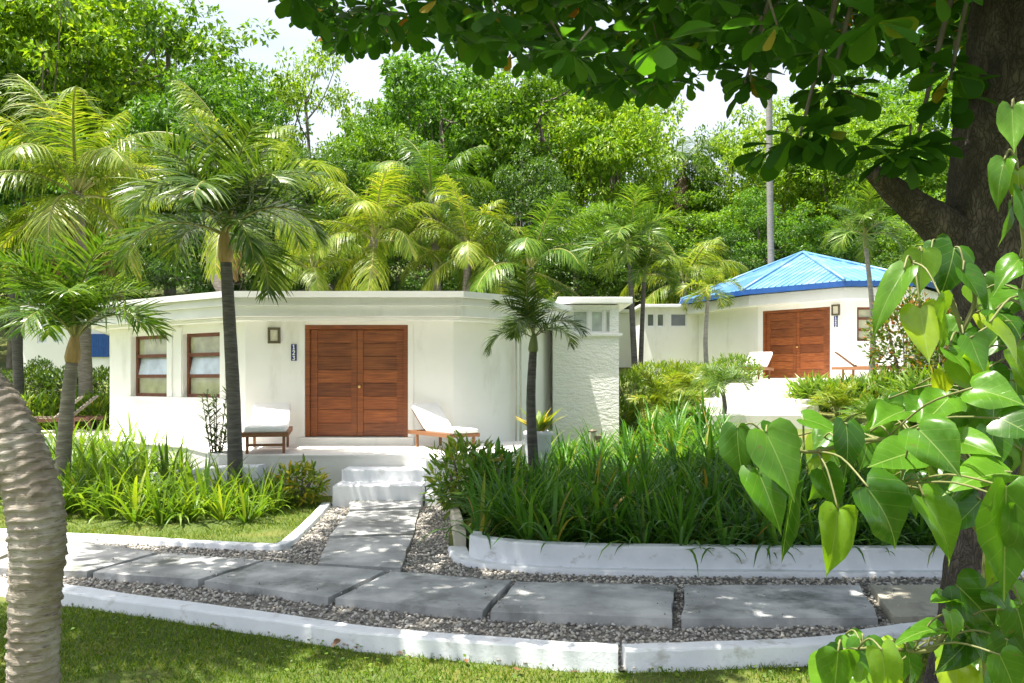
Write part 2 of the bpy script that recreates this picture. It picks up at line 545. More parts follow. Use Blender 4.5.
def heart_mat():
    m, nt, out = newmat('heart_leaves')
    g = nt.nodes.new('ShaderNodeNewGeometry')
    uv = nt.nodes.new('ShaderNodeUVMap')
    sp = nt.nodes.new('ShaderNodeSeparateXYZ')
    nt.links.new(uv.outputs[0], sp.inputs[0])

    def mth(op, a, b=None):
        q = nt.nodes.new('ShaderNodeMath')
        q.operation = op
        for i, v in enumerate((a, b)):
            if v is None: continue
            if isinstance(v, (int, float)): q.inputs[i].default_value = v
            else: nt.links.new(v, q.inputs[i])
        return q.outputs[0]
    ax = mth('ABSOLUTE', sp.outputs[0])
    mid = mth('LESS_THAN', ax, .012)
    # side veins sweep forward from the midrib
    s = mth('SUBTRACT', sp.outputs[1], mth('MULTIPLY', ax, .75))
    wn = noise_tex(nt, 9, 2)
    fr = mth('FRACT', mth('ADD', mth('MULTIPLY', s, 4.6), mth('MULTIPLY', wn, .5)))
    sd = mth('LESS_THAN', mth('ABSOLUTE', mth('SUBTRACT', fr, .5)), .035)
    vein = mth('MAXIMUM', mid, mth('MULTIPLY', sd, .28))
    n = noise_tex(nt, 14, 4)
    c = ramp(nt, g.outputs['Random Per Island'], [(0, (.035, .105, .012)), (.3, (.06, .17, .015)), (.65, (.105, .25, .02)), (.88, (.19, .34, .025)), (1, (.34, .43, .03))])
    c = mixc(nt, c, ramp(nt, n, [(.35, (.8, .82, .8)), (.65, (1.12, 1.1, 1.05))]), 1.0, 'MULTIPLY')
    c = mixc(nt, c, (.30, .40, .12), mth('MULTIPLY', vein, .6))
    spots = noise_tex(nt, 55, 3, .5)
    c = mixc(nt, c, (.16, .11, .04), ramp(nt, spots, [(.70, (0, 0, 0)), (.76, (.8, .8, .8))]))
    p = nt.nodes.new('ShaderNodeBsdfPrincipled')
    nt.links.new(c, p.inputs['Base Color'])
    p.inputs['Roughness'].default_value = .25
    p.inputs['Specular IOR Level'].default_value = .5
    bump(nt, p, mth('ADD', mth('MULTIPLY', vein, -.7), mth('MULTIPLY', n, .5)), .25, .003)
    t = nt.nodes.new('ShaderNodeBsdfTranslucent')
    nt.links.new(mixc(nt, c, (1.5, 1.5, .45), 1.0, 'MULTIPLY'), t.inputs[0])
    mx = nt.nodes.new('ShaderNodeMixShader')
    mx.inputs[0].default_value = .45
    nt.links.new(p.outputs[0], mx.inputs[1])
    nt.links.new(t.outputs[0], mx.inputs[2])
    nt.links.new(mx.outputs[0], out.inputs[0])
    return m


M['heart'] = heart_mat()
M['twig'] = surf('green_twig', [(.3, (.12, .14, .04)), (.7, (.2, .2, .08))], 20, .6, None)

# ------------------------------------------------------------------ world, sun, camera
SUN_EL, SUN_AZ = math.radians(74), math.atan2(-.22, -.75)     # direction towards the sun: high, to the left
sd = Vector((math.cos(SUN_EL) * math.cos(SUN_AZ), math.cos(SUN_EL) * math.sin(SUN_AZ), math.sin(SUN_EL)))
w = bpy.data.worlds.new('World')
SC.world = w
w.use_nodes = True
nt = w.node_tree
bg = nt.nodes['Background']
sky = nt.nodes.new('ShaderNodeTexSky')
sky.sky_type = 'NISHITA'
sky.sun_disc = False
sky.sun_elevation = SUN_EL
sky.sun_rotation = math.pi / 2 - SUN_AZ
sky.dust_density = 5
sky.air_density = 1.0
sky.ozone_density = 1.0
tcw = nt.nodes.new('ShaderNodeTexCoord')
cn = noise_tex(nt, 2.2, 6, .6, vec=tcw.outputs['Generated'], stretch=(1, 1, 2.5))
sx = nt.nodes.new('ShaderNodeSeparateXYZ')
nt.links.new(tcw.outputs['Generated'], sx.inputs[0])
lowf = ramp(nt, sx.outputs[2], [(0, (.9, .9, .9)), (.45, (.75, .75, .75)), (.9, (.15, .15, .15))])
cf = ramp(nt, cn, [(.3, (.35, .35, .35)), (.55, (1, 1, 1))])
fm = nt.nodes.new('ShaderNodeMath')
fm.operation = 'MULTIPLY'
nt.links.new(lowf, fm.inputs[0])
nt.links.new(cf, fm.inputs[1])
nt.links.new(mixc(nt, sky.outputs[0], (3.45, 3.65, 4.0), fm.outputs[0]), bg.inputs[0])
bg.inputs[1].default_value = .128
sl = bpy.data.lights.new('sun', 'SUN')
sl.energy = 4.8
sl.angle = math.radians(.55)
sl.color = (1, .95, .86)
so = bpy.data.objects.new('sun', sl)
COL.objects.link(so)
so.rotation_euler = sd.to_track_quat('Z', 'Y').to_euler()
so.location = sd * 60
cam = bpy.data.cameras.new('camera')
cam.lens = 36 * F / 1024
cam.sensor_width = 36
cam.shift_y = 38.5 / 1024
cam.clip_start = .05
cam.clip_end = 2000
co = bpy.data.objects.new('camera', cam)
COL.objects.link(co)
co.location = (0, 0, H)
co.rotation_euler = (math.pi / 2, 0, 0)
SC.camera = co
SC.view_settings.view_transform = 'Standard'
SC.view_settings.look = 'None'
SC.view_settings.gamma = 1
SC.view_settings.use_curve_mapping = False
SC.view_settings.exposure = 1.4
SC.cycles.use_denoising = True
SC.cycles.max_bounces = 8
SC.cycles.transparent_max_bounces = 8
SC.cycles.sample_clamp_indirect = 6

# ------------------------------------------------------------------ outlines on the ground
front_px = [(-260, 575), (-120, 583), (0, 596), (66, 604), (116, 612), (183, 622), (250, 632), (340, 646), (375, 651), (490, 662), (560, 668), (622, 671)]
front2_px = [(626, 671), (720, 668), (833, 662), (900, 650), (980, 640), (1100, 628)]
left_px = [(-200, 528), (-40, 535), (0, 537), (66, 541), (133, 545), (200, 549), (262, 552), (284, 551), (298, 542), (318, 522), (331, 507)]
right_px = [(455, 512), (449, 535), (448, 552), (453, 561), (466, 567), (520, 573), (600, 577), (700, 578), (800, 579), (945, 579), (1060, 579), (1300, 579)]


def line(pxs):
    return [G(*p) for p in pxs]


front_l, front_r, left_l, right_l = line(front_px), line(front2_px), line(left_px), line(right_px)


def resample(pts, step):
    c = catmull(pts, 8)
    out = [c[0]]
    acc = 0
    for a, b in zip(c, c[1:]):
        L = (b - a).length
        while acc + L >= step:
            a = a + (b - a) * ((step - acc) / L)
            out.append(a)
            L = (b - a).length
            acc = 0
        acc += L
    if (out[-1] - c[-1]).length > step * .3:
        out.append(c[-1])
    return out


def inside(poly, x, y):
    c = False
    n = len(poly)
    j = n - 1
    for i in range(n):
        xi, yi, xj, yj = poly[i][0], poly[i][1], poly[j][0], poly[j][1]
        if (yi > y) != (yj > y) and x < (xj - xi) * (y - yi) / (yj - yi) + xi:
            c = not c
        j = i
    return c


leftbed_poly = [(p.x, p.y) for p in resample(left_l, .3)] + [(-2.9, 12.8), (-6, 14), (-9.5, 16.9), (-14, 17), (-14, left_l[0].y)]
rightbed_poly = [(p.x, p.y) for p in resample(right_l, .3)] + [(9.5, 10.6), (3.25, 11.0), (3.9, 15.0), (3.2, 16.3), (2.4, 15.9), (.4, 14.8), (-.75, 13.2), (-.95, 12.2)]
near_poly = [(p.x, p.y) for p in front_l] + [(p.x, p.y) for p in front_r] + [(8, 1), (-9, 1)]
gravel_poly = [(p.x, p.y) for p in front_l] + [(p.x, p.y) for p in front_r] + [(9.5, 7.2), (9.5, 7.75)] + [(p.x, p.y) for p in reversed(right_l)] + \
    [(-1.0, 12.3), (-2.9, 12.3)] + [(p.x, p.y) for p in reversed(left_l)]

# ------------------------------------------------------------------ ground: one sheet out to the horizon
def bed_off(x, y):
    if y > 7.4 and all(inside(rightbed_poly, x + a, y + b) for a in (-.22, .22) for b in (-.24, .2)): return .13
    if y > 8 and all(inside(leftbed_poly, x + a, y + b) for a in (-.18, .2) for b in (-.2, .1)): return .035 + .03 * mnoise.noise(Vector((x * 1.3, y * 1.3, 0)))
    return 0


def lines(lo, hi, step, far):
    a = list(np.arange(lo, hi + 1e-6, step))
    g, s = hi, step
    while g < far:
        s *= 1.25
        g += s
        a.append(g)
    g, s = lo, step
    pre = []
    while g > -far:
        s *= 1.25
        g -= s
        pre.append(g)
    return pre[::-1] + a


gx, gy = lines(-10, 9.5, .125, 700), lines(3, 17, .125, 700)
mb = MB()
V = []
for y in gy:
    for x in gx:
        h = hgt(x, y)
        nz = .025 * mnoise.noise(Vector((x * .7, y * .7, 3))) if (y > 12.5 or y < 4.5) else 0
        if y < 7 and inside(near_poly, x, y): nz = -.012 + .018 * mnoise.noise(Vector((x * 1.7, y * 1.7, 3)))
        elif -12 < x < 10 and inside(gravel_poly, x, y): nz = -.012
        V.append((x, y, h + nz + bed_off(x, y)))
nx = len(gx)
Fc = [(j * nx + i, j * nx + i + 1, (j + 1) * nx + i + 1, (j + 1) * nx + i) for j in range(len(gy) - 1) for i in range(nx - 1)]
mb.add(V, Fc)
tag(mb.obj('ground', M['ground'], smooth=True), 'green mossy ground rising gently from the path up to the wooded hillside', 'ground', kind='structure')


def poly_sheet(name, poly, z, mat):
    bm = bmesh.new()
    vs = [bm.verts.new((x, y, z)) for x, y in poly]
    f = bm.faces.new(vs)
    if f.normal.z < 0: f.normal_flip()
    bmesh.ops.triangulate(bm, faces=[f])
    me = bpy.data.meshes.new(name)
    bm.to_mesh(me)
    bm.free()
    me.materials.append(mat)
    o = bpy.data.objects.new(name, me)
    COL.objects.link(o)
    return o


tag(poly_sheet('gravel_path', gravel_poly, .004, M['gravelbed']), 'grey gravel bed under the concrete slab path', 'path', kind='structure')


def soil_sheet(poly, name, label):
    mbs = MB()
    st = .25
    xs = [p[0] for p in poly]
    ys = [p[1] for p in poly]
    X, Y = np.arange(min(xs), max(xs), st), np.arange(min(ys), max(ys), st)
    for x in X:
        for y in Y:
            if all(inside(poly, x + a, y + b) for a in (-.1, st + .1) for b in (-.1, st + .1)):
                q = [(x, y), (x + st, y), (x + st, y + st), (x, y + st)]
                mbs.add([(a, b, hgt(a, b) + .148 + .01 * mnoise.noise(Vector((a * 4, b * 4, 0)))) for a, b in q], [(0, 1, 2, 3)])
    tag(mbs.obj(name, M['soil']), label, 'soil', kind='structure')


soil_sheet(rightbed_poly, 'bed_soil', 'dark soil under the long leaved plants of the kerbed bed')


# ------------------------------------------------------------------ kerbs
def kerb(name, pts, wfun, hfun, side, mat, label, cat='kerb', parent=None, z0=-.06, step=.09, seed=0):
    pts = resample(pts, step)
    n = len(pts)
    prof_n = 8
    V, Fc = [], []
    for i, p in enumerate(pts):
        t = (pts[min(i + 1, n - 1)] - pts[max(i - 1, 0)]).normalized()
        nr = Vector((-t.y, t.x, 0)) * side
        s = i / (n - 1)
        w, h = wfun(s), hfun(s)
        h += .006 * mnoise.noise(Vector((i * .13, seed, 1)))
        c = .012 + .008 * mnoise.noise(Vector((i * .6, seed, 5)))
        e = .006 * mnoise.noise(Vector((i * .35, seed, 9)))
        for o, z in ((-.008 + e, z0), (-.004 + e, .02), (e, h - c * 1.4), (c * .5 + e, h - c * .35), (c * 1.4 + e, h), (w - c, h), (w, h - c), (w + .004, z0)):
            q = p + nr * o
            V.append((q.x, q.y, p.z + z))
    for i in range(n - 1):
        for k in range(prof_n - 1):
            f = (i * prof_n + k, (i + 1) * prof_n + k, (i + 1) * prof_n + k + 1, i * prof_n + k + 1)
            Fc.append(f if side > 0 else f[::-1])
    Fc.append(tuple(range(prof_n)) if side > 0 else tuple(range(prof_n - 1, -1, -1)))
    Fc.append(tuple((n - 1) * prof_n + k for k in range(prof_n - 1, -1, -1)) if side > 0 else tuple((n - 1) * prof_n + k for k in range(prof_n)))
    m = MB()
    m.add(V, Fc)
    o = m.obj(name, mat, parent)
    if label: tag(o, label, cat)
    return o


kerb('garden_kerb', front_l, lambda s: .25 - .12 * s, lambda s: .09 + .05 * s * s, 1, M['kerb'],
     'long curving white painted kerb between the near lawn and the gravel, left of the crack')
kerb('garden_kerb', front_r, lambda s: .13 + .03 * s, lambda s: .14 - .015 * s, 1, M['kerb'],
     'white painted kerb right of the crack, running towards the dark tree trunk', seed=3)
kerb('garden_kerb', left_l, lambda s: .13, lambda s: .075, 1, M['kerb'],
     'low white kerb around the left lily bed, turning the corner towards the steps', seed=5)
bed = empty('bed_kerb', (0, 0, 0), 'two stepped white kerb wall holding the dense lily bed on the right', 'kerb')
kerb('plinth', right_l[2:], lambda s: .2, lambda s: .065, 1, M['kerb'], None, parent=bed, seed=7)
up = [G(464, 553, 0) + Vector((0, 0, 0))] + [p + Vector((0, .1, 0)) for p in right_l[5:]]
up[0] = Vector((right_l[4].x + .06, right_l[4].y + .15, 0))
kerb('upper_wall', [Vector((up[0].x - .02, up[0].y + .28, 0)), up[0] + Vector((.0, .0, 0))] + up[1:], lambda s: .14, lambda s: .285 - .02 * s, 1, M['kerb'], None, parent=bed, seed=9)
kerb('garden_kerb', [G(432, 497), G(447, 512), G(452, 530), G(455, 552)], lambda s: .12, lambda s: .12 + .12 * s, 1, M['post'],
     'old cream edging block at the corner of the lily bed by the bottom step', seed=11)

# ------------------------------------------------------------------ paving slabs (each one lies loose in the gravel)
ZS = .085
slabs = [
    ([(-60, 562), (22, 534), (46, 536), (-22, 566)], 'slabwarm', 'sunlit slab at the far left end, behind the leaning palm trunk'),
    ([(-18, 567), (50, 537), (160, 551), (87, 571)], 'slab', 'path slab beside the leaning palm trunk, second from the left end'),
    ([(91, 571.5), (164, 551.7), (262, 559.7), (198, 579.5)], 'slab', 'path slab in front of the corner of the left lily bed lawn'),
    ([(203, 580), (267, 560.2), (386, 570), (328, 597)], 'slab', 'broad path slab left of the crossing to the steps'),
    ([(333, 597.5), (391, 570.5), (511, 580), (483, 611)], 'slab', 'cracked edge path slab right in front of the walk to the steps'),
    ([(489, 611.5), (515, 580.3), (676, 584), (672, 618)], 'slab', 'path slab under the left half of the stepped white kerb'),
    ([(681, 618), (684, 584.3), (860, 584.3), (881, 617)], 'slab', 'long path slab under the heart shaped leaves'),
    ([(893, 616), (870, 584), (1010, 584), (1050, 613)], 'slabwarm', 'tan path slab beside the base of the dark tree'),
    ([(349, 509), (348.6, 496), (416, 491), (422, 506)], 'slab', 'small tilted slab lying against the bottom step'),
    ([(329, 535), (350, 510.5), (420, 507.5), (413.6, 533)], 'slab', 'middle slab of the short walk to the white steps'),
    ([(317, 562.5), (329, 537), (413.4, 534.7), (401, 567.5)], 'slab', 'slab of the short walk that touches the main path'),
]
for i, (q, mt, lab) in enumerate(slabs):
    z = ZS if i < 8 else (.10 if i == 8 else .06)
    c = [G(*p, z) for p in q]
    if i == 8:
        c[1].z += .02; c[2].z += .04
    cen = sum(c, Vector()) / 4
    bm = bmesh.new()
    n = 14
    grid = []
    for a in range(n + 1):
        for b in range(n + 1):
            u, v = a / n, b / n
            p = (c[0] * (1 - u) * (1 - v) + c[3] * u * (1 - v) + c[1] * (1 - u) * v + c[2] * u * v)
            ed = min(u, v, 1 - u, 1 - v)
            k = mnoise.noise(Vector((p.x * 3, p.y * 3, i)))
            p = p + Vector((0, 0, .006 * mnoise.noise(Vector((p.x * 1.2, p.y * 1.2, i * 3)))))
            if ed == 0:
                p = p + (cen - p).normalized() * (.010 + .022 * k)
                p.z -= .006 + .006 * k
            grid.append(p)
    low = []
    mbx = MB()
    V = [tuple(p) for p in grid]
    Fc = [(a * (n + 1) + b, (a + 1) * (n + 1) + b, (a + 1) * (n + 1) + b + 1, a * (n + 1) + b + 1) for a in range(n) for b in range(n)]
    ring = [a * (n + 1) for a in range(n + 1)] + [n * (n + 1) + b for b in range(1, n + 1)] + [a * (n + 1) + n for a in range(n - 1, -1, -1)] + [b for b in range(n - 1, 0, -1)]
    base = len(V)
    for r in ring:
        p = grid[r]
        V.append((p.x, p.y, -.05))
    for k in range(len(ring)):
        k2 = (k + 1) % len(ring)
        Fc.append((ring[k], base + k, base + k2, ring[k2]))
    mbx.add(V, Fc)
    bm.free()
    o = mbx.obj('paving_slab', M[mt])
    tag(o, lab, 'paving slab', 'concrete slabs of the garden path')

# ------------------------------------------------------------------ pebbles and grass
slab_polys = [[(G(*p, .07).x, G(*p, .07).y) for p in q] for q, a, b in slabs]


def ico():
    bm = bmesh.new()
    bmesh.ops.create_icosphere(bm, subdivisions=1, radius=1)
    bm.verts.index_update()
    v = np.array([tuple(x.co) for x in bm.verts])
    f = np.array([[x.index for x in fc.verts] for fc in bm.faces])
    bm.free()
    return v, f


iv, jf = ico()
pts = []
gxy = np.array(gravel_poly)
tries = 0
while len(pts) < 15000 and tries < 200000:
    tries += 1
    x, y = random.uniform(-6.5, 6.5), random.uniform(5.1, 12.4)
    if y > 9.2 and (x < -4 or x > 0): continue
    if abs(x) / y > .72: continue
    if not inside(gravel_poly, x, y): continue
    if any(inside(sp, x, y) for sp in slab_polys): continue
    pts.append((x, y))
npeb = len(pts)
for sp in slab_polys[:8]:
    for _ in range(26):
        e = random.randrange(4)
        a_, b_, t_ = sp[e], sp[(e + 1) % 4], random.random()
        cx_, cy_ = sum(q[0] for q in sp) / 4, sum(q[1] for q in sp) / 4
        k_ = random.uniform(.05, .35) ** 1.3
        pts.append(((a_[0] + (b_[0] - a_[0]) * t_) * (1 - k_) + cx_ * k_, (a_[1] + (b_[1] - a_[1]) * t_) * (1 - k_) + cy_ * k_))
mb = MB()
N = len(pts)
P3 = np.zeros((N, 3))
P3[:, :2] = pts
s = RNG.uniform(.007, .019, N)
s[npeb:] *= .6
P3[:, 2] = .004 + s * .35 + RNG.uniform(0, .012, N)
P3[npeb:, 2] = ZS + s[npeb:] * .45
Rm = np.linalg.qr(RNG.normal(size=(N, 3, 3)))[0]
sv = iv[None] * (RNG.uniform(.6, 1.25, (N, 1, 3)))
out = np.einsum('nij,nkj->nki', Rm, sv) * s[:, None, None]
out[:, :, 2] *= .75
out += P3[:, None, :]
mb.addnp(out.reshape(-1, 3), (jf[None] + (np.arange(N) * len(iv))[:, None, None]).reshape(-1, 3))
tag(mb.obj('pebbles', M['pebble'], smooth=True), 'loose grey and tan pebbles filling the gaps around the path slabs', 'pebbles', kind='stuff')


def grass(name, n, test, xr, yr, hl, zf, label, mat):
    pts = []
    while len(pts) < n:
        x, y = random.uniform(*xr), random.uniform(*yr)
        if abs(x) / y > .72 or not test(x, y): continue
        # thin out in worn patches
        if mnoise.noise(Vector((x * 1.9, y * 1.9, 7))) < -.35 and random.random() < .75: continue
        pts.append((x, y, zf(x, y)))
    P3 = np.array(pts)
    d = RNG.normal(size=(n, 3)) * .55
    d[:, 2] = 1
    m = MB()
    place(m, (np.array([(-.5, 0, 0), (.5, 0, 0), (.28, .6, .05), (0, 1, .16), (-.28, .6, .05)]), [np.array([(0, 1, 2), (0, 2, 4), (4, 2, 3)])]), P3, d, rdir(n), RNG.uniform(*hl, n), RNG.uniform(.004, .009, n))
    tag(m.obj(name, mat), label, 'grass', kind='stuff')


def near_test(x, y):
    return inside(near_poly, x, y)


grass('grass', 52000, near_test, (-4.6, 4.6), (3.9, 6.8), (.018, .05), lambda x, y: -.012 + .018 * mnoise.noise(Vector((x * 1.7, y * 1.7, 3))),
      'short mossy grass of the near lawn in front of the white kerb', M['grass'])
grass('grass', 26000, lambda x, y: inside(leftbed_poly, x, y) and y < 12.6, (-8.5, -2.4), (8.6, 12.6), (.02, .07), lambda x, y: hgt(x, y) + .03,
      'short grass between the lily clumps of the left bed', M['grass'])

# small pale clover like leaflets in the near lawn
n = 900
pts = []
while len(pts) < n:
    x, y = random.uniform(-3.4, 3.0), random.uniform(4.1, 6.3)
    if near_test(x, y) and mnoise.noise(Vector((x * 1.2, y * 1.2, 21))) > -.1: pts.append((x, y, .02 + random.uniform(0, .015)))
m = MB()
dd = RNG.normal(size=(n, 3)); dd[:, 2] *= .25
nn = RNG.normal(size=(n, 3)) * .35; nn[:, 2] = 1
place(m, tpl_diamond(.8, .05), np.array(pts), dd, nn, RNG.uniform(.018, .04, n))
tag(m.obj('clover', M['bush_bright']), 'tiny pale weeds scattered through the near lawn', 'weeds', kind='stuff')

# fallen leaves
fl = [(218, 629), (325, 642), (357, 652), (404, 657), (467, 666), (332, 650), (580, 675), (250, 638), (520, 672)]
for k, (px, py) in enumerate(fl):
    m = MB()
    place(m, tpl_obovate(), np.zeros((1, 3)), np.array([[random.uniform(-1, 1), random.uniform(-.5, .5), .12]]), np.array([[random.uniform(-.4, .4), random.uniform(-.5, .2), .9]]), np.array([random.uniform(.05, .09)]))
    g = G(px, py, .0)
    tag(m.obj('fallen_leaf', M['fallen'], loc=(g.x, g.y, .02)), 'curled brown dead leaf lying on the grass by the white kerb', 'leaf', 'dead leaves along the front kerb')

# ------------------------------------------------------------------ walls with openings
def wall(m, A, B, z0, z1, holes=(), th=.2, mi=0, batter=None):
    """vertical wall from A to B (outside on the right hand side when walking A to B); holes (u0,u1,v0,v1)"""
    A, B = Vector((A[0], A[1], 0)), Vector((B[0], B[1], 0))
    L = (B - A).length
    t = (B - A) / L
    nr = Vector((t.y, -t.x, 0))
    us = sorted({0, L} | {h[0] for h in holes} | {h[1] for h in holes})
    vs = sorted({z0, z1} | {h[2] for h in holes} | {h[3] for h in holes})

    def q(u, v, d):
        p = A + t * u - nr * d
        return (p.x, p.y, v)
    for u0, u1 in zip(us, us[1:]):
        for v0, v1 in zip(vs, vs[1:]):
            cu, cv = (u0 + u1) / 2, (v0 + v1) / 2
            if any(h[0] < cu < h[1] and h[2] < cv < h[3] for h in holes): continue
            m.add([q(u0, v0, 0), q(u1, v0, 0), q(u1, v1, 0), q(u0, v1, 0)], [(0, 1, 2, 3)], mi)
            m.add([q(u0, v0, th), q(u1, v0, th), q(u1, v1, th), q(u0, v1, th)], [(3, 2, 1, 0)], mi)
    for u0, u1, v0, v1 in list(holes):
        m.add([q(u0, v0, 0), q(u0, v1, 0), q(u0, v1, th), q(u0, v0, th)], [(0, 1, 2, 3)], mi)
        m.add([q(u1, v0, 0), q(u1, v1, 0), q(u1, v1, th), q(u1, v0, th)], [(3, 2, 1, 0)], mi)
        m.add([q(u0, v1, 0), q(u1, v1, 0), q(u1, v1, th), q(u0, v1, th)], [(0, 1, 2, 3)], mi)
        m.add([q(u0, v0, 0), q(u1, v0, 0), q(u1, v0, th), q(u0, v0, th)], [(3, 2, 1, 0)], mi)
    m.add([q(0, z1, 0), q(L, z1, 0), q(L, z1, th), q(0, z1, th)], [(0, 1, 2, 3)], mi)
    for u, fl_ in ((0, 0), (L, 1)):
        f = (0, 3, 2, 1) if not fl_ else (0, 1, 2, 3)
        m.add([q(u, z0, 0), q(u, z0, th), q(u, z1, th), q(u, z1, 0)], [f], mi)


def frame_M(A, B, u, z, d=0.0):
    """local frame on a wall: x along A->B, y into the wall, z up; origin at distance u along, d behind the face"""
    A, B = Vector((A[0], A[1], 0)), Vector((B[0], B[1], 0))
    t = (B - A).normalized()
    nin = Vector((-t.y, t.x, 0))
    o = A + t * u + nin * d
    return Matrix(((t.x, nin.x, 0, o.x), (t.y, nin.y, 0, o.y), (0, 0, 1, z), (0, 0, 0, 1)))


def hit(px, A, B):
    """distance along A->B where the view column px meets that wall"""
    k = (px - CX) / F
    dx, dy = B[0] - A[0], B[1] - A[1]
    s = (k * A[1] - A[0]) / (dx - k * dy)
    L = math.hypot(dx, dy)
    return s * L, A[1] + s * dy


def zat(py, Y):
    return H - (py - YH) / F * Y


def offset_poly(poly, d):
    n = len(poly)
    out = []
    for i in range(n):
        p0, p1, p2 = Vector(poly[i - 1]), Vector(poly[i]), Vector(poly[(i + 1) % n])
        a, b = (p1 - p0).normalized(), (p2 - p1).normalized()
        na, nb = Vector((a.y, -a.x)), Vector((b.y, -b.x))
        k = d / max(.3, (1 + na.dot(nb)))
        q = p1 + (na + nb) * k
        out.append((q.x, q.y))
    return out


def double_door(parent, A, B, u0, u1, z0, z1, recess=.06):
    Mx = frame_M(A, B, u0, 0, recess)
    W = u1 - u0
    fr = MB()
    fw = .085
    fr.box(0, fw, -.055, .06, z0, z1, Mx, .006)
    fr.box(W - fw, W, -.055, .06, z0, z1, Mx, .006)
    fr.box(fw, W - fw, -.052, .06, z1 - fw, z1, Mx, .006)
    fr.obj('door_frame', M['wood'], parent)
    mid = W / 2
    for side, (a, b) in enumerate(((fw + .004, mid - .003), (mid + .003, W - fw - .004))):
        m = MB()
        st = .13
        za, zb = z0 + .012, z1 - fw - .004
        m.box(a, a + (st if side == 0 else .11), .0, .045, za, zb, Mx, .004)
        m.box(b - (.11 if side == 0 else st), b, .0, .045, za, zb, Mx, .004)
        n = 8
        xa, xb = a + (st if side == 0 else .11), b - (.11 if side == 0 else st)
        hh = (zb - za) / n
        for k in range(n):
            m.box(xa, xb, .012 + random.uniform(0, .004), .04, za + k * hh + .006, za + (k + 1) * hh - .006, Mx, .005)
        m.box(xa, xb, .034, .038, za, zb, Mx)
        lf = m.obj('door', M['wood'], parent)
        if side == 1:
            kb = MB()
            c = Mx @ Vector((a + .05, -.045, z0 + (z1 - z0) * .45))
            bm = bmesh.new()
            bmesh.ops.create_uvsphere(bm, u_segments=12, v_segments=8, radius=.034)
            kb.bm(bm, Matrix.Translation(c))
            kb.tube([Mx @ Vector((a + .05, .0, z0 + (z1 - z0) * .45)), c], [.014, .012], 8)
            kb.obj('door_knob', M['brass'], lf, smooth=True)


def bar_window(parent, A, B, u0, u1, z0, z1, rows, fmat, pmat, recess=.09, tilt_mid=False, fw=.06, cols=1):
    Mx = frame_M(A, B, u0, z0, recess)
    W, Hh = u1 - u0, z1 - z0
    win = MB()
    win.box(0, fw, 0, .06, 0, Hh, Mx)
    win.box(W - fw, W, 0, .06, 0, Hh, Mx)
    win.box(fw, W - fw, .002, .058, 0, fw, Mx)
    win.box(fw, W - fw, .002, .058, Hh - fw, Hh, Mx)
    for k in range(1, rows):
        z = Hh * k / rows
        win.box(fw, W - fw, .004, .056, z - fw / 2, z + fw / 2, Mx)
    for k in range(1, cols):
        x = W * k / cols
        win.box(x - fw / 2, x + fw / 2, .001, .059, fw, Hh - fw, Mx)
    w_ = win.obj('window', fmat, parent)
    for k in range(rows):
        pn = MB()
        za, zb = Hh * k / rows + fw / 2, Hh * (k + 1) / rows - fw / 2
        if tilt_mid and k == 1:
            continue
        pn.add([Mx @ Vector(p) for p in ((fw, .04, za), (W - fw, .04, za), (W - fw, .04, zb), (fw, .04, zb))], [(0, 1, 2, 3)])
        pn.obj('pane', pmat, w_)
    if tilt_mid:
        pn = MB()
        za, zb = Hh / rows + fw / 2, 2 * Hh / rows - fw / 2
        pn.add([Mx @ Vector(p) for p in ((fw, .012, za), (W - fw, .012, za), (W - fw, .085, zb), (fw, .085, zb))], [(0, 1, 2, 3)])
        pn.obj('louvre_pane', M['panesky'], w_)
    # dim room behind
    return w_


# ------------------------------------------------------------------ main white cottage
cot = empty('white_cottage', (-4, 19, .3), 'white flat roofed cottage with brown double door and two brown framed windows', 'cottage')
OFF = Matrix.Translation((4, -19, -.3))


def under(o, root):
    """keep world placement when parented to a root that is not at the origin"""
    o.matrix_parent_inverse = Matrix.Translation(root.location).inverted()
    return o


def fixkids(root):
    def rec(o):
        for c in o.children:
            if o == root:
                c.matrix_parent_inverse = root.matrix_basis.inverted()
            rec(c)
    rec(root)


A, B, C, D, E = (-8.8, 17.5), (-5.0, 15.0), (-1.1, 15.0), (.05, 16.0), (1.02, 18.4)
plan = [A, B, C, D, E, (1.0, 22.0), (-3, 24), (-7, 24), (-10, 20.8)]
ZB, ZT = .1, 3.2
wins = []
for (pa, pb) in ((132, 168), (183, 221)):
    ua, Ya = hit(pa, A, B)
    ub, Yb = hit(pb, A, B)
    wins.append((ua, ub, 1.555, 2.83))
mb = MB()
wall(mb, A, B, ZB, ZT, wins)
du0, du1 = hit(305, B, C)[0], hit(408, B, C)[0]
DZ0, DZ1 = .83, 2.935
wall(mb, B, C, ZB, ZT, [(du0, du1, DZ0, DZ1)])
wall(mb, C, D, ZB, ZT)
wall(mb, D, E, ZB, ZT)
for a, b in zip(plan[4:], plan[5:] + plan[:1]):
    wall(mb, a, b, ZB, ZT)
mb.obj('wall', M['stucco'], cot)
double_door(cot, B, C, du0, du1, DZ0, DZ1)
s = MB()
Mx = frame_M(B, C, 0, 0)
s.box(du0 - .12, du1 + .12, -.1, -.002, .6, DZ0 - .005, Mx, .012)
s.box(du0 - .1, du0 - .002, -.025, -.001, DZ0 - .003, DZ1 + .002, Mx)
s.box(du1 + .002, du1 + .1, -.025, -.001, DZ0 - .003, DZ1 + .002, Mx)
s.obj('door_sill', M['stucco'], cot)
for (ua, ub, v0, v1) in wins:
    bar_window(cot, A, B, ua, ub, v0, v1, 3, M['brownframe'], M['pane'], tilt_mid=True, fw=.07)
s = MB()
Mx = frame_M(A, B, 0, 0)
s.box(wins[0][0] - .25, wins[1][1] + .22, -.05, -.001, 1.47, 1.553, Mx, .01)
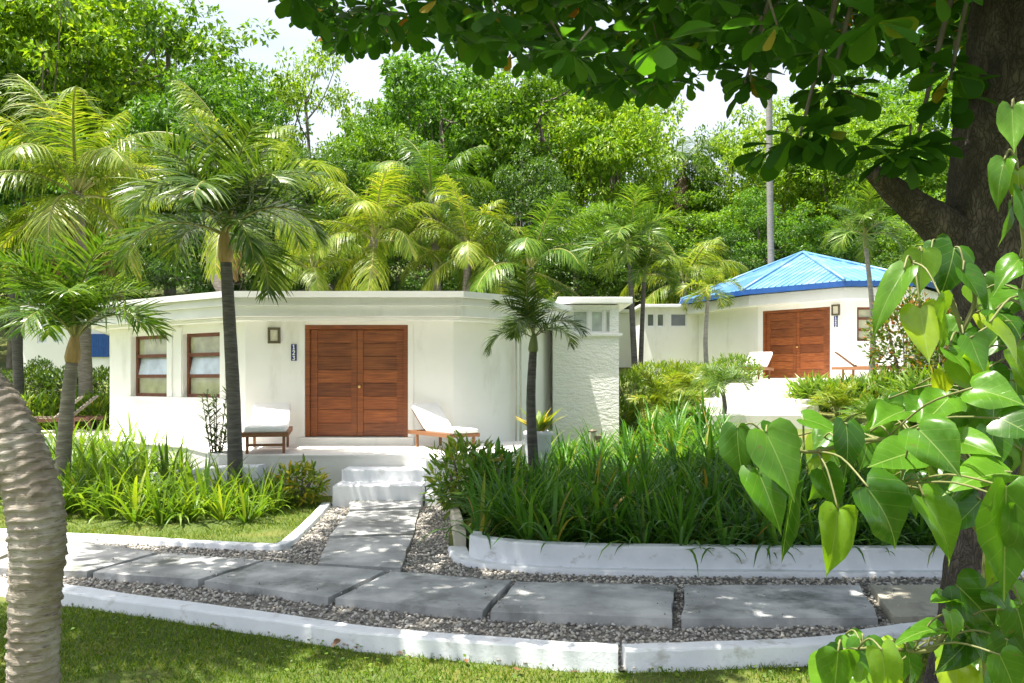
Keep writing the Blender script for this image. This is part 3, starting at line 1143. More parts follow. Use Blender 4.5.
for u in (wins[0][0] - .16, wins[0][1] + .005, wins[1][0] - .17, wins[1][1] + .005):
    s.box(u, u + .155, -.035, -.001, 1.556, 2.97, Mx, .006)
s.obj('window_surround', M['stucco'], cot)
# interior darkness: an inner floor and back partition behind the glass
s = MB()
s.prism(offset_poly(plan, -.45), .15, .2)
s.obj('inner_floor', M['deck'], cot)
r = MB()
r.prism(offset_poly(plan, .28), 3.0, 3.055)
r.prism(offset_poly(plan, .47), 3.06, 3.25)
r.prism(offset_poly(plan, .54), 3.252, 3.30)
r.prism(offset_poly(plan, .50), 3.302, 3.39)
r.prism(offset_poly(plan, .62), 3.392, 3.50)
r.obj('roof', M['fascia'], cot)
# side wing with rough white render and a high strip of windows
WY = 17.5
wx0, wx1 = (553 - 512) / 800 * WY, (619 - 512) / 800 * WY
mb = MB()
w0, w1 = zat(333, WY), zat(307, WY)
wl = wx1 - wx0
mb2 = MB()
hl_ = [(.42, .78, w0, w1 - .06), (.82, 1.12, w0, w1 - .06), (1.14, wl - .08, w0, w1 - .06)]
wall(mb, (wx0, WY), (wx1, WY), .1, zat(305, WY), hl_)
wall(mb, (wx1, WY), (wx1 + .1, 20.5), .1, zat(305, WY))
wall(mb, (wx0 + .004, 19.5), (wx0 + .004, WY + .203), .1, zat(305, WY) - .004)
mb.obj('wing_wall', M['stone'], cot)
for (a, b, c, d) in hl_:
    bar_window(cot, (wx0, WY), (wx1, WY), a, b, c, d, 1, M['whitepaint'], M['panelight'], recess=.05, fw=.04)
s = MB()
s.box(wx0 + .3, wx1 + .07, WY - .05, WY - .002, w0 - .07, w0 - .004, None, .01)
s.obj('window_sill', M['fascia'], cot)
s = MB()
s.box(wx0 + .1, (632 - 512) / 800 * WY, WY - .13, 20.7, zat(304, WY), zat(297.5, WY), None, .02)
s.obj('wing_roof', M['fascia'], cot)
for px in (516, 520.5):
    m = MB()
    u, Y = hit(px, D, E)
    q = Vector(((px - CX) / F * 15.9, 15.9, 0))
    m.tube([q + Vector((0, 0, .65)), q + Vector((0, 0, 3.0))], [.022, .022], 8)
    m.obj('drain_pipe', M['pipe'], cot, smooth=True)
fixkids(cot)


def lamp_and_sign(A, B, px, pyl, pys, digits, lab_l, lab_s, k=1.0):
    u, Y = hit(px[0], A, B)
    Mx = frame_M(A, B, u, zat(pyl, Y))
    o = empty('wall_lamp', Mx.translation, lab_l, 'wall lamp')
    s = .115 * k
    sh = .15 * k
    m = MB()
    m.box(-s, s, -.05, -.002, -sh, -sh + .045, Mx, .004)
    m.box(-s, s, -.05, -.002, sh - .045, sh, Mx, .004)
    m.box(-s, -s + .045, -.049, -.003, -sh + .046, sh - .046, Mx, .004)
    m.box(s - .045, s, -.049, -.003, -sh + .046, sh - .046, Mx, .004)
    m.obj('frame', M['bronze'], o)
    m = MB()
    m.box(-s + .047, s - .047, -.035, -.004, -sh + .048, sh - .048, Mx)
    m.obj('diffuser', M['diffuser'], o)
    fixkids(o)
    u, Y = hit(px[1], A, B)
    Mx = frame_M(A, B, u, zat(pys, Y))
    o = empty('number_sign', Mx.translation, lab_s, 'sign')
    W, Hh = .052 * k, .155 * k
    m = MB()
    m.box(-W, W, -.016, -.002, -Hh, Hh, Mx, .003)
    m.obj('plate', M['bluetile'], o)
    glyph = {'1': [(0, -1, 0, 1), (0, 1, -.45, .6), (-.45, -1, .45, -1)],
             '2': [(-.6, .55, -.3, 1), (-.3, 1, .3, 1), (.3, 1, .6, .6), (.6, .6, .45, .1), (.45, .1, -.6, -1), (-.6, -1, .65, -1)],
             '3': [(-.55, .9, .55, .9), (.55, .9, 0, .15), (0, .15, .5, .0), (.5, 0, .6, -.5), (.6, -.5, .2, -.95), (.2, -.95, -.6, -.8)]}
    for i, ch in enumerate(digits):
        m = MB()
        cz = Hh * (2 / 3) * (1 - i)
        sc_ = Hh / 3 * .72
        for a, b, c, d in glyph[ch]:
            p0, p1 = Vector((a * sc_ * .75, 0, cz + b * sc_)), Vector((c * sc_ * .75, 0, cz + d * sc_))
            dv = (p1 - p0).normalized()
            nv = Vector((-dv.z, 0, dv.x)) * .0085 * k
            e = dv * .006 * k
            dy = -.0165 - .0006 * (len(m.V) + 1)
            m.add([Mx @ (p0 - e + nv + Vector((0, dy, 0))), Mx @ (p0 - e - nv + Vector((0, dy, 0))), Mx @ (p1 + e - nv + Vector((0, dy, 0))), Mx @ (p1 + e + nv + Vector((0, dy, 0)))], [(0, 1, 2, 3)])
        m.obj('digit', M['whitepaint'], o)
    fixkids(o)


lamp_and_sign(B, C, (274.5, 294), 335.5, 352.5, '123', 'square bronze wall lamp left of the near cottage door', 'blue number plate reading 123 beside the near cottage door')

# ------------------------------------------------------------------ porch, steps and sloping side wall
DZ = .69
deck = [(-3.62, 12.9), (-1.13, 12.9), (.0, 13.5), (.3, 15.9), (.1, 17), (-8.3, 18.6), (-8.9, 19.6), (-11.6, 19.4), (-11.4, 17.6), (-9.3, 17.1), (-5.9, 14.5), (-4.75, 12.98)]
po = empty('porch', (-2.6, 13, 0), 'white painted porch with three steps up to the brown double door', 'porch')
m = MB()
m.prism(deck, -.05, DZ - .03)
m.prism(offset_poly(deck, .02), DZ - .028, DZ)
m.obj('deck', M['deck'], po)
x0, x1 = (332.5 - CX) / F * 11.9, (422 - CX) / F * 11.9
m = MB(); m.box(x0, x1, 11.88, 12.4, -.05, .33, None, .018); m.obj('step', M['step'], po)
m = MB(); m.box(x0 + .03, x1 - .02, 12.38, 12.89, -.05, .51, None, .018); m.obj('step', M['step'], po)
m = MB(); m.box(x1 + .012, x1 + .33, 12.3, 12.89, -.05, .665, None, .03); m.box(x1 + .03, x1 + .27, 11.95, 12.298, -.05, .22, None, .06); m.obj('cheek_block', M['step'], po)
fixkids(po)
cur = catmull([(-3.95, 12.62, .56), (-4.7, 12.72, .53), (-5.4, 13.05, .44), (-6.05, 13.6, .33), (-6.5, 14.2, .24)], 6)
m = MB()
V, Fc = [], []
for i, p in enumerate(cur):
    t = (cur[min(i + 1, len(cur) - 1)] - cur[max(i - 1, 0)]).normalized()
    nr = Vector((-t.y, t.x, 0)).normalized()
    for o_, z in ((.16, -.05), (.16, p.z - .02), (.13, p.z), (-.13, p.z), (-.16, p.z - .02), (-.16, -.05)):
        q = p + nr * o_
        V.append((q.x, q.y, z))
for i in range(len(cur) - 1):
    for k in range(5):
        Fc.append((i * 6 + k, (i + 1) * 6 + k, (i + 1) * 6 + k + 1, i * 6 + k + 1))
Fc += [tuple(range(5, -1, -1)), tuple((len(cur) - 1) * 6 + k for k in range(6))]
m.add(V, Fc)
tag(m.obj('garden_wall', M['step']), 'low white garden wall curving and sloping down left of the porch', 'wall')

# ------------------------------------------------------------------ sun loungers
def lounger(loc, rz, label, back_ang, wood, cushion=True, L=1.75, W=.68, slat=None, sc=1.0):
    """foot end at -Y (towards the viewer when rz = 0), head at +Y"""
    o = empty('sun_lounger', loc, label, 'lounger', 'sun loungers on the cottage porches', rz)
    hs = .32
    o.scale = (sc, sc, sc)
    m = MB()
    for sx in (-1, 1):
        m.box(sx * W / 2 - .025, sx * W / 2 + .025, 0, L, hs - .045, hs + .035, None, .006)
    m.box(-W / 2 + .026, W / 2 - .026, .003, .043, hs - .04, hs + .03, None, .006)
    m.box(-W / 2 + .026, W / 2 - .026, L - .043, L - .003, hs - .04, hs + .03, None, .006)
    m.box(-W / 2 + .026, W / 2 - .026, .10, .135, .12, .16, None, .004)
    m.obj('frame', wood, o)
    for sx in (-1, 1):
        for y in (.12, L - .3):
            m = MB(); m.box(sx * (W / 2 - .052) - .022, sx * (W / 2 - .052) + .022, y - .03, y + .03, 0, hs - .002, None, .005); m.obj('leg', wood, o)
    piv = 1.05
    m = MB()
    for k in range(11):
        y = .06 + k * .09
        m.box(-W / 2 + .028, W / 2 - .028, y, y + .065, hs + .008, hs + .026, None, .003)
    m.obj('seat', slat or wood, o)
    R_ = Matrix.Translation((0, piv, hs + .02)) @ Matrix.Rotation(back_ang, 4, 'X')
    m = MB()
    for k in range(8):
        y = .02 + k * .09
        m.box(-W / 2 + .04, W / 2 - .04, y, y + .065, -.01, .01, R_, .003)
    for sx in (-1, 1):
        m.box(sx * (W / 2 - .07) - .02, sx * (W / 2 - .07) + .02, 0, .78, -.045, -.012, R_, .003)
    m.obj('backrest', slat or wood, o)
    if cushion:
        m = MB()
        m.box(-W / 2 + .01, W / 2 - .01, .01, piv - .005, hs + .03, hs + .125, None, .035)
        m.obj('seat_cushion', M['cushion'], o, smooth=True)
        m = MB()
        m.box(-W / 2 + .01, W / 2 - .01, .06, .84, .014, .11, R_, .035)
        m.obj('back_cushion', M['cushion'], o, smooth=True)
    return o


xl = (266 - CX) / F * 13.1
lounger((xl, 13.05, DZ), math.radians(13), 'white cushioned wooden lounger on the porch left of the near door', math.radians(25), M['teak'], sc=1.0)
q = G(452, 444, DZ)
lounger((-.8, 13.62, DZ), math.radians(36), 'white cushioned wooden lounger on the porch right of the near door', math.radians(38), M['teak'], sc=.84)
for px, Yl, lab in ((64, 18.1, 'bare dark wooden lounger behind the left corner palm, nearer the lawn'), (80, 18.75, 'bare dark wooden lounger against the left end wall of the near cottage')):
    lounger(((px - CX) / F * Yl - 1.2, Yl - .45, DZ), math.radians(-60), lab, math.radians(42), M['darkwood'], False, slat=M['greyslat'])

# ------------------------------------------------------------------ far blue roofed cottage
fc = empty('blue_roof_cottage', (10, 27, 1.8), 'white cottage with a light blue hipped metal roof behind the lily bed', 'cottage')
E0, E1, E2, E3 = (5.94, 28.1), (7.22, 24.9), (9.38, 22.6), (11.7, 22.55)
eave = [E0, E1, E2, E3, (14.8, 26), (14, 31), (10, 33.5), (6.6, 32.2)]
ZE = 4.64
apex = Vector(((803 - CX) / F * 28, 28, zat(253, 28)))
fwall = offset_poly(eave, -.62)
FA, FB, FD, FE = fwall[0], fwall[1], fwall[2], fwall[3]
FZ = 1.96
mb = MB()
# door px 763..830
fu0, fy0 = hit(763, FB, FD)
fu1, fy1 = hit(830, FB, FD)
zt = zat(309, (fy0 + fy1) / 2)
wall(mb, FA, FB, 1.4, ZE - .02)
wall(mb, FB, FD, 1.4, ZE - .02, [(fu0, fu1, FZ, zt)])
wu0, wyy = hit(857, FD, FE)
wu1, _ = hit(874, FD, FE)
wz = (zat(341, wyy), zat(307, wyy))
wall(mb, FD, FE, 1.4, ZE - .02, [(wu0, wu1, *wz)])
for i in range(3, 8):
    wall(mb, fwall[i], fwall[(i + 1) % 8], 1.4, ZE - .02)
mb.obj('wall', M['stucco'], fc)
double_door(fc, FB, FD, fu0, fu1, FZ, zt, recess=.05)
for a, b in ((wu0, wu1),):
    bar_window(fc, FD, FE, a, b, wz[0], wz[1], 3, M['brownframe'], M['pane'], recess=.06, fw=.07)
# white beam under the eave
m = MB()
bp = offset_poly(eave, -.22)
m.prism(bp, ZE - .42, ZE - .1)
m.obj('eave_beam', M['fascia'], fc)
m = MB()
n = len(eave)
for i in range(n):
    a, b = Vector((*eave[i], ZE - .09)), Vector((*eave[(i + 1) % n], ZE - .09))
    t = (b - a).normalized()
    nin = Vector((-t.y, t.x, 0)) * .03
    up_ = Vector((0, 0, .15))
    m.add([a, b, b + up_, a + up_, a + nin, b + nin, b + nin + up_, a + nin + up_], [(0, 1, 2, 3), (5, 4, 7, 6), (3, 2, 6, 7), (0, 4, 5, 1)])
m.obj('roof_edge', M['edgeblue'], fc)
# roof planes with raised standing seams
m = MB()
for i in range(n):
    a, b = Vector((*eave[i], ZE + .065)), Vector((*eave[(i + 1) % n], ZE + .065))
    nrm = (b - a).cross(apex - a).normalized()
    m.add([a, b, apex], [(0, 1, 2)])
    L = (b - a).length
    # down-slope direction from eave midpoint line
    up_dir = nrm.cross((b - a).normalized()) * -1
    if up_dir.z < 0: up_dir = -up_dir
    t = (b - a).normalized()
    k = int(L / .2)
    foot = (apex - a).dot(t)
    hgt_ = (apex - a).dot(up_dir)
    for j in range(1, k):
        s_ = L * j / k
        ln = hgt_ * (s_ / foot) if s_ < foot else hgt_ * ((L - s_) / (L - foot))
        ln = max(.05, ln - .05)
        q0 = a + t * s_
        q1 = q0 + up_dir * ln
        wv = t * .022
        hv = nrm * .035
        m.add([q0 - wv, q0 + hv, q0 + wv, q1 - wv, q1 + hv, q1 + wv], [(0, 1, 4, 3), (1, 2, 5, 4), (0, 2, 1)])
m.obj('roof', M['roofblue'], fc)
m = MB()
for i in range(n):
    a = Vector((*eave[i], ZE + .09))
    m.tube([a, apex + Vector((0, 0, .03))], [.055, .055], 6)
m.obj('ridge_cap', M['roofblue'], fc, smooth=True)
# low wing on its left
WL = 28.3
wxa, wxb = (643 - CX) / F * WL, (700 - CX) / F * WL
mb = MB()
hz = (zat(327, WL), zat(313, WL))
hl_ = [((646.6 - 643) / F * WL, (655 - 643) / F * WL, *hz), ((656.5 - 643) / F * WL, (664.7 - 643) / F * WL, *hz), ((670 - 643) / F * WL, (687 - 643) / F * WL, *hz)]
wall(mb, (wxa, WL), (wxb, WL), 1.3, zat(308, WL), hl_)
wall(mb, (wxa + .004, 30.5), (wxa + .004, WL + .203), 1.3, zat(308, WL) - .004)
mb.obj('wing_wall', M['stucco'], fc)
for h_ in hl_:
    bar_window(fc, (wxa, WL), (wxb, WL), *h_, 1, M['whitepaint'], M['panedark'], recess=.03, fw=.05)
m = MB()
m.box(wxa - .15, wxb, WL - .2, 30.6, zat(308, WL) + .003, zat(308, WL) + .12, None, .02)
m.obj('wing_roof', M['fascia'], fc)
fixkids(fc)
lamp_and_sign(FB, FD, (836, 836), 310, 321.5, '122', 'square wall lamp right of the far cottage door', 'small blue number plate below the lamp of the far cottage', k=1.05)

tp = empty('terrace', (7.5, 22, 1.2), 'pale concrete terrace stepping down in front of the far blue roofed cottage', 'terrace')
m = MB(); m.prism([(6.1, 24.3), (6.2, 21.7), (9.9, 20.6), (13, 20.6), (13, 23.6), (8.6, 24.2)], 1.0, FZ - .05); m.obj('deck', M['deck'], tp)
for k, ya in enumerate((20.8, 19.8, 18.8, 17.8, 16.8, 15.7)):
    m = MB(); m.box(.285 * ya - .62, .285 * ya + 2.1 - .12 * k, ya - .1, ya + 1.1, .5, hgt(.3 * ya, ya + .9) + .13, None, .015); m.obj('step', M['deck'], tp)
fixkids(tp)
lounger((6.55, 22.3, FZ - .05), math.radians(-30), 'white cushioned lounger left of the far cottage door', math.radians(28), M['teak'])
lounger((10.35, 21.3, FZ - .05), math.radians(40), 'white cushioned lounger right of the far cottage door', math.radians(36), M['teak'])

# white wall behind
m = MB()
m.box((617 - CX) / F * 33, (650 - CX) / F * 33, 33, 33.2, 1.4, zat(313, 33))
m.box((617 - CX) / F * 33 - .1, (650 - CX) / F * 33 + .1, 32.9, 33.3, zat(313, 33) + .003, zat(313, 33) + .15)
tag(m.obj('boundary_wall', M['stucco']), 'far white garden wall seen between the two cottages', 'wall')

# ------------------------------------------------------------------ far left cottage
lc = empty('far_white_cottage', (-16, 32, 1.8), 'small white flat roofed cottage with blue shutter far behind on the left', 'cottage')
LY = 30.0
lx = lambda px: (px - CX) / F * LY
mb = MB()
hw = [(lx(37) - lx(23), lx(47) - lx(23), zat(343, LY), zat(322, LY)), (lx(53.5) - lx(23), lx(63.5) - lx(23), zat(342, LY), zat(320, LY))]
wall(mb, (lx(23), LY), (lx(124), LY), 1.5, zat(311, LY), hw)
wall(mb, (lx(-20), 33.5), (lx(23), LY), 1.5, zat(311, LY))
wall(mb, (lx(124), LY), (lx(140), 34), 1.5, zat(311, LY))
mb.obj('wall', M['stucco'], lc)
for h_ in hw:
    bar_window(lc, (lx(23), LY), (lx(124), LY), *h_, 3, M['whitepaint'], M['panelight'], recess=.05, fw=.05)
m = MB()
m.prism([(lx(18), LY - .5), (lx(128), LY - .5), (lx(150), 36), (lx(-20), 36), (lx(-40), 33.2)], zat(311, LY) + .003, zat(305, LY))
m.obj('roof', M['fascia'], lc)
m = MB()
k = 12
for i in range(k):
    z0_, z1_ = zat(357, LY), zat(334, LY)
    m.box(lx(80) + (lx(109.5) - lx(80)) * i / k, lx(80) + (lx(109.5) - lx(80)) * (i + .92) / k, LY - .07, LY - .003, z0_, z1_)
m.obj('shutter', M['shutterblue'], lc)
fixkids(lc)

# ------------------------------------------------------------------ small garden objects
g = Vector(((538 - CX) / F * 12.6, 12.6, hgt(.4, 12.6) + .14))
m = MB()
m.lathe([(.17, 0), (.19, .02), (.15, .06), (.13, .14), (.17, .3), (.205, .5), (.215, .66), (.235, .68), (.235, .73), (.21, .74), (.20, .68), (.05, .66)], 28)
g.z += .06
uo = m.obj('garden_urn', M['urn'], smooth=True, loc=g)
uo.scale = (1, 1, 1.2)
tag(uo, 'pale grey urn planter half hidden behind the small palm trunk', 'urn')
urn_top = g + Vector((0, 0, .80))
g = Vector(((592.5 - CX) / F * 14.2, 14.2, hgt(1.4, 14.2) + .1))
o = empty('path_light', g, 'small tan bollard light standing in the lily bed before the rough wall', 'garden light')
m = MB(); m.box(-.055, .055, -.055, .055, 0, .78, None, .008); m.obj('post', M['post'], o)
m = MB(); m.box(.02, .17, -.06, .06, .6, .72, None, .01); m.lathe([(.07, .782), (.075, .80), (.03, .83)], 12); m.obj('lamp_head', M['bronze'], o)

# ------------------------------------------------------------------ palms
def frond_mesh(name, L, nl, ll, a0, bend, mats, hang=.9, lw=.035, seed=0, vee=.5, twist=.0):
    rng = random.Random(seed)
    m = MB()
    n = 18
    pts, tan = [], []
    p = Vector((0, 0, 0))
    for i in range(n + 1):
        t = i / n
        a = a0 - bend * (t ** 1.4)
        d = Vector((math.cos(a), .12 * twist * t, math.sin(a))).normalized()
        pts.append(p.copy()); tan.append(d)
        p = p + d * (L / n)
    m.tube(pts, [.022 * L * .5 * (1 - .85 * i / n) + .002 for i in range(n + 1)], 5, True, 1)
    V, Fc = [], []
    for k in range(nl):
        t = .16 + .84 * (k + .5) / nl
        f = t * n
        i = min(int(f), n - 1)
        b = pts[i].lerp(pts[i + 1], f - i)
        T = tan[i].lerp(tan[i + 1], f - i).normalized()
        env = math.sin(math.pi * (.16 + .80 * ((k + .5) / nl))) ** .7
        for side in (-1, 1):
            lat = Vector((0, side, 0))
            upv = T.cross(Vector((0, 1, 0)))
            if upv.z < 0: upv = -upv
            fwd = .45 + .75 * t
            d = (lat + T * (fwd * rng.uniform(.7, 1.3)) + upv * (vee * rng.uniform(-.2, 1.5)) + Vector((0, 0, -.12 * rng.random()))).normalized()
            ln = ll * env * rng.uniform(.8, 1.1)
            seg = 4
            q = b.copy()
            rows = []
            wv = (T - d * T.dot(d)).normalized()
            hg = hang * rng.uniform(.45, 1.5)
            for s_ in range(seg + 1):
                wd = lw * (.55, 1, .95, .6, .08)[s_] * rng.uniform(.9, 1.1) * .5
                rows.append((q - wv * wd, q + wv * wd))
                d = (d + Vector((0, 0, -1)) * hg * (.12 + .2 * s_ / seg)).normalized()
                wv = (wv - d * wv.dot(d)).normalized()
                q = q + d * (ln / seg)
            base = len(V)
            for a_, b_ in rows: V += [a_, b_]
            for s_ in range(seg):
                Fc.append((base + 2 * s_, base + 2 * s_ + 1, base + 2 * s_ + 3, base + 2 * s_ + 2))
    m.add(V, Fc, 0)
    return m.mesh(name, mats)


R = math.radians
FR = {}


def frond_set(key, leafm, L, ll, nl, lw, hang, vee, angs=((77, 55), (64, 80), (48, 95), (28, 100), (4, 85), (-28, 55)), tw=.5):
    FR[key] = [[frond_mesh('frond', L, nl, ll, R(a), R(b), [M[leafm], M['rachis']], hang * (1 if a > 0 else 1.2), lw, seed=hash((a, v)) % 999, vee=vee, twist=tw * (1 if v else -1)) for v in (0, 1)] for a, b in angs]


# unit-length sets (scaled per palm)
frond_set('coco_y', 'frond_yellow', 1.0, .36, 70, .0115, 1.9, .1)
frond_set('coco_g', 'frond_green', 1.0, .36, 70, .0115, 1.8, .1)
frond_set('ado_g', 'frond_green', 1.0, .42, 54, .018, .75, .75, ((84, 50), (72, 90), (58, 118), (42, 130), (20, 120)))
frond_set('ado_d', 'frond_dark', 1.0, .42, 54, .018, .8, .7, ((84, 50), (72, 90), (58, 118), (42, 130), (20, 120)))
frond_set('ado_y', 'frond_yellow', 1.0, .40, 44, .02, .7, .7, ((84, 60), (68, 100), (48, 120), (25, 125), (2, 100)))
frond_set('dry', 'frond_dry', 1.0, .35, 30, .022, 1.8, .1, ((-55, 30), (-70, 15)))


def palm(crown, base, L, key, n, label, trunk_r=(.11, .08), shaft=0, shaft_mat='crownshaft', bark='palmbark', mid=None, counts=None, seed=0, name='palm_tree', ring=.0, extra=(), dry=0, rz0=0.0, cat='palm', levels=None, group='palms of the cottage garden'):
    rng = random.Random(seed)
    base, crown = Vector(base), Vector(crown)
    root = empty(name, base, label, cat, group)
    path = [base] + ([Vector(q) for q in mid] if mid else [base.lerp(crown, .5) + Vector((rng.uniform(-.08, .08), rng.uniform(-.08, .08), 0))]) + [crown]
    pts = catmull(path, 10)
    k = len(pts)
    rad = []
    for i in range(k):
        t = i / (k - 1)
        r = trunk_r[0] + (trunk_r[1] - trunk_r[0]) * t
        r *= 1 + .35 * math.exp(-t * 14)
        rad.append(r * (1 + .03 * (i % 2)))
    m = MB()
    m.tube([p - base for p in pts], rad, 12)
    m.obj('trunk', M[bark], root, smooth=True)
    top = crown.copy()
    if shaft:
        m = MB()
        d = (pts[-1] - pts[-3]).normalized()
        q = [crown - base + d * (shaft * s_) for s_ in (-.02, .15, .5, .85, 1.05)]
        r = trunk_r[1]
        m.tube(q, [r * 1.12, r * 1.35, r * 1.15, r * .8, r * .35], 12)
        m.obj('crownshaft', M[shaft_mat], root, smooth=True)
        top = crown + d * shaft * .9
    sets = FR[key]
    lv = levels or ((0, 1, 1, 1, 2, 2, 2, 3, 3, 4, 4, 5) if key.startswith('coco') else range(len(sets)))
    tot = n
    ga = 2.399963
    for i in range(tot):
        t = i / max(1, tot - 1)
        li = list(lv)[min(len(list(lv)) - 1, int(t * len(list(lv))))]
        me = sets[li][rng.randrange(2)]
        o = bpy.data.objects.new('frond', me)
        COL.objects.link(o)
        o.parent = root
        s_ = L * rng.uniform(.85, 1.1) * (.8 if i == 0 else 1)
        o.scale = (s_, s_ * rng.uniform(.9, 1.1), s_)
        o.rotation_euler = (rng.uniform(-.22, .22), rng.uniform(-.2, .2), rz0 + i * ga + rng.uniform(-.2, .2))
        o.location = top - base + Vector((0, 0, -.04 * t * L))
    for i in range(dry):
        o = bpy.data.objects.new('dry_frond', FR['dry'][i % 2][0])
        COL.objects.link(o)
        o.parent = root
        s_ = L * rng.uniform(.6, .9)
        o.scale = (s_, s_, s_)
        o.rotation_euler = (0, 0, i * 2.1 + seed)
        o.location = top - base - Vector((0, 0, .1 * L))
    return root


def onground(px, Y, dz=0):
    x = (px - CX) / F * Y
    return (x, Y, hgt(x, Y) + dz)


palm(P(77, 192, 20), onground(87, 20), 3.3, 'coco_y', 19, 'tall yellow green coconut palm behind the left end of the white cottage', (.17, .14), mid=[P(84, 330, 20)], seed=1, dry=2, rz0=.3)
palm(P(72, 362, 12), onground(60, 12), 1.55, 'ado_g', 15, 'bushy green palm with tan crownshaft standing before the left cottage corner', (.12, .085), shaft=.42, mid=[P(66, 420, 12)], seed=2, rz0=.9, levels=(0, 1, 1, 1, 2, 2))
palm(P(226, 262, 12.5), onground(236, 12.5), 1.85, 'ado_d', 18, 'tall dark green palm with slender dark trunk right of the two windows', (.12, .085), shaft=.55, shaft_mat='crownshaft', bark='palmbark_dark', mid=[P(233, 390, 12.5)], seed=3, rz0=.5)
palm(P(533, 352, 11.5), onground(536, 11.5, .1), .95, 'ado_d', 10, 'small dark palm with curved fronds in the lily bed beside the urn', (.085, .055), shaft=.26, shaft_mat='crownshaft_green', bark='palmbark_dark', mid=[P(531, 410, 11.5)], seed=4, rz0=.15, levels=(0, 1, 2, 3))
palm(P(236, 200, 17.6), (-5.6, 25, .6), 2.7, 'coco_y', 14, 'yellow coconut palm behind the roof with fronds hanging beside the dark slender palm', (.13, .11), mid=[P(218, 285, 20)], seed=5, dry=1, rz0=1.0)
palm(P(432, 200, 27), onground(440, 27), 2.9, 'coco_g', 17, 'tall coconut palm rising behind the middle of the flat roof', (.15, .12), seed=6, dry=1)
palm(P(374, 238, 25), onground(372, 25), 2.8, 'coco_y', 16, 'bright yellow coconut palm behind the roof above the brown door', (.15, .12), seed=7, rz0=.4)
palm(P(468, 250, 25.5), onground(465, 25.5), 2.6, 'coco_y', 15, 'low coconut palm behind the right half of the flat roof', (.15, .12), seed=8, rz0=1.9)
palm(P(530, 268, 25), onground(545, 25), 2.7, 'coco_g', 14, 'coconut palm with drooping olive fronds above the side wing', (.15, .12), seed=9, rz0=2.6, dry=2)
palm(P(312, 270, 25), onground(312, 25), 2.4, 'coco_y', 13, 'short yellow palm peeping over the roof left of the brown door', (.14, .11), seed=10)
palm(P(630, 262, 24), onground(636, 24), 1.9, 'ado_g', 16, 'feathery light green palm with thin dark trunk between the cottages', (.10, .07), shaft=.5, shaft_mat='crownshaft_green', bark='palmbark_dark', seed=11)
palm(P(644, 282, 24.4), onground(640, 24.4), 1.3, 'ado_g', 9, 'shorter thin palm crowding the feathery palm between the cottages', (.08, .06), shaft=.3, shaft_mat='crownshaft_green', bark='palmbark_dark', seed=12)
palm(P(684, 282, 30.5), onground(684, 30.5), 2.7, 'coco_y', 15, 'yellow green coconut palm at the left eave of the blue roof', (.15, .12), seed=13)
palm(P(708, 300, 22.8), onground(708, 22.8), 1.0, 'ado_y', 11, 'slim palm with a small yellow crown before the blue roofed cottage wall', (.07, .055), shaft=.3, shaft_mat='crownshaft_green', bark='palmbark_grey', seed=14)
palm(P(866, 248, 20), onground(871, 20), 1.2, 'ado_g', 14, 'tall thin grey stemmed palm in front of the blue roof right side', (.075, .05), shaft=.4, shaft_mat='crownshaft_green', bark='palmbark_grey', seed=15)
palm(P(942, 262, 23), onground(945, 23), 1.3, 'ado_y', 12, 'bright spiky palm crown just left of the dark tree trunk', (.08, .06), shaft=.3, shaft_mat='crownshaft_green', seed=16)
palm(P(12, 268, 21), onground(20, 21), 1.5, 'ado_g', 13, 'palm with grey trunk at the far left edge before the far cottage', (.14, .11), shaft=.45, shaft_mat='crownshaft', bark='palmbark_dark', seed=17)
palm(P(769, -40, 33), onground(773, 33), 2.4, 'coco_g', 15, 'very tall bare grey palm trunk rising behind the blue roof', (.14, .11), bark='palmbark_grey', seed=18)
palm(P(683, 165, 52), onground(684, 52), 3.6, 'coco_g', 15, 'distant palm with a brown skirt standing in the sky gap', (.2, .17), seed=19, dry=8, levels=(1, 2, 3, 4, 5))
palm(P(722, 388, 16), onground(722, 16), .78, 'ado_g', 9, 'little dark palm growing out of the back of the lily bed', (.05, .04), bark='palmbark_dark', seed=20, levels=(1, 2, 3))


def areca(px, Y, L, n, key, label, seed, name='areca_palm', dz=0.0):
    rng = random.Random(seed)
    b = Vector(onground(px, Y, dz))
    root = empty(name, b, label, 'palm', 'low clumping palms')
    st = MB()
    for i in range(5):
        a = rng.uniform(0, 6.28)
        st.tube([(0, 0, -.1), (.05 * math.cos(a), .05 * math.sin(a), .15), (.1 * math.cos(a), .1 * math.sin(a), .35)], [.025, .02, .012], 6)
    st.obj('stem', M['crownshaft_green'], root, smooth=True)
    for i in range(n):
        me = FR[key][rng.choice((0, 1, 1, 2, 2))][rng.randrange(2)]
        o = bpy.data.objects.new('frond', me)
        COL.objects.link(o)
        o.parent = root
        s_ = L * rng.uniform(.75, 1.1)
        o.scale = (s_, s_, s_)
        a = i * 2.4 + rng.uniform(-.3, .3)
        o.rotation_euler = (rng.uniform(-.1, .1), rng.uniform(-.1, .1), a)
        o.location = (.06 * math.cos(a), .06 * math.sin(a), .12)


areca(664, 17.8, 1.05, 16, 'ado_y', 'bright yellow fan of low palm fronds behind the lily bed', 41)
areca(690, 19.5, .95, 13, 'ado_y', 'yellow green low palm between the lily bed and the far cottage wall', 42)
areca(838, 16.5, .8, 14, 'ado_y', 'yellow green low palm right of the pale terrace steps', 43)
areca(906, 13.0, 1.1, 12, 'ado_g', 'feathery low palm beside the heart leaved shrub', 44, dz=.2)
areca(880, 15.5, .8, 11, 'ado_g', 'green low palm below the far cottage window', 45)

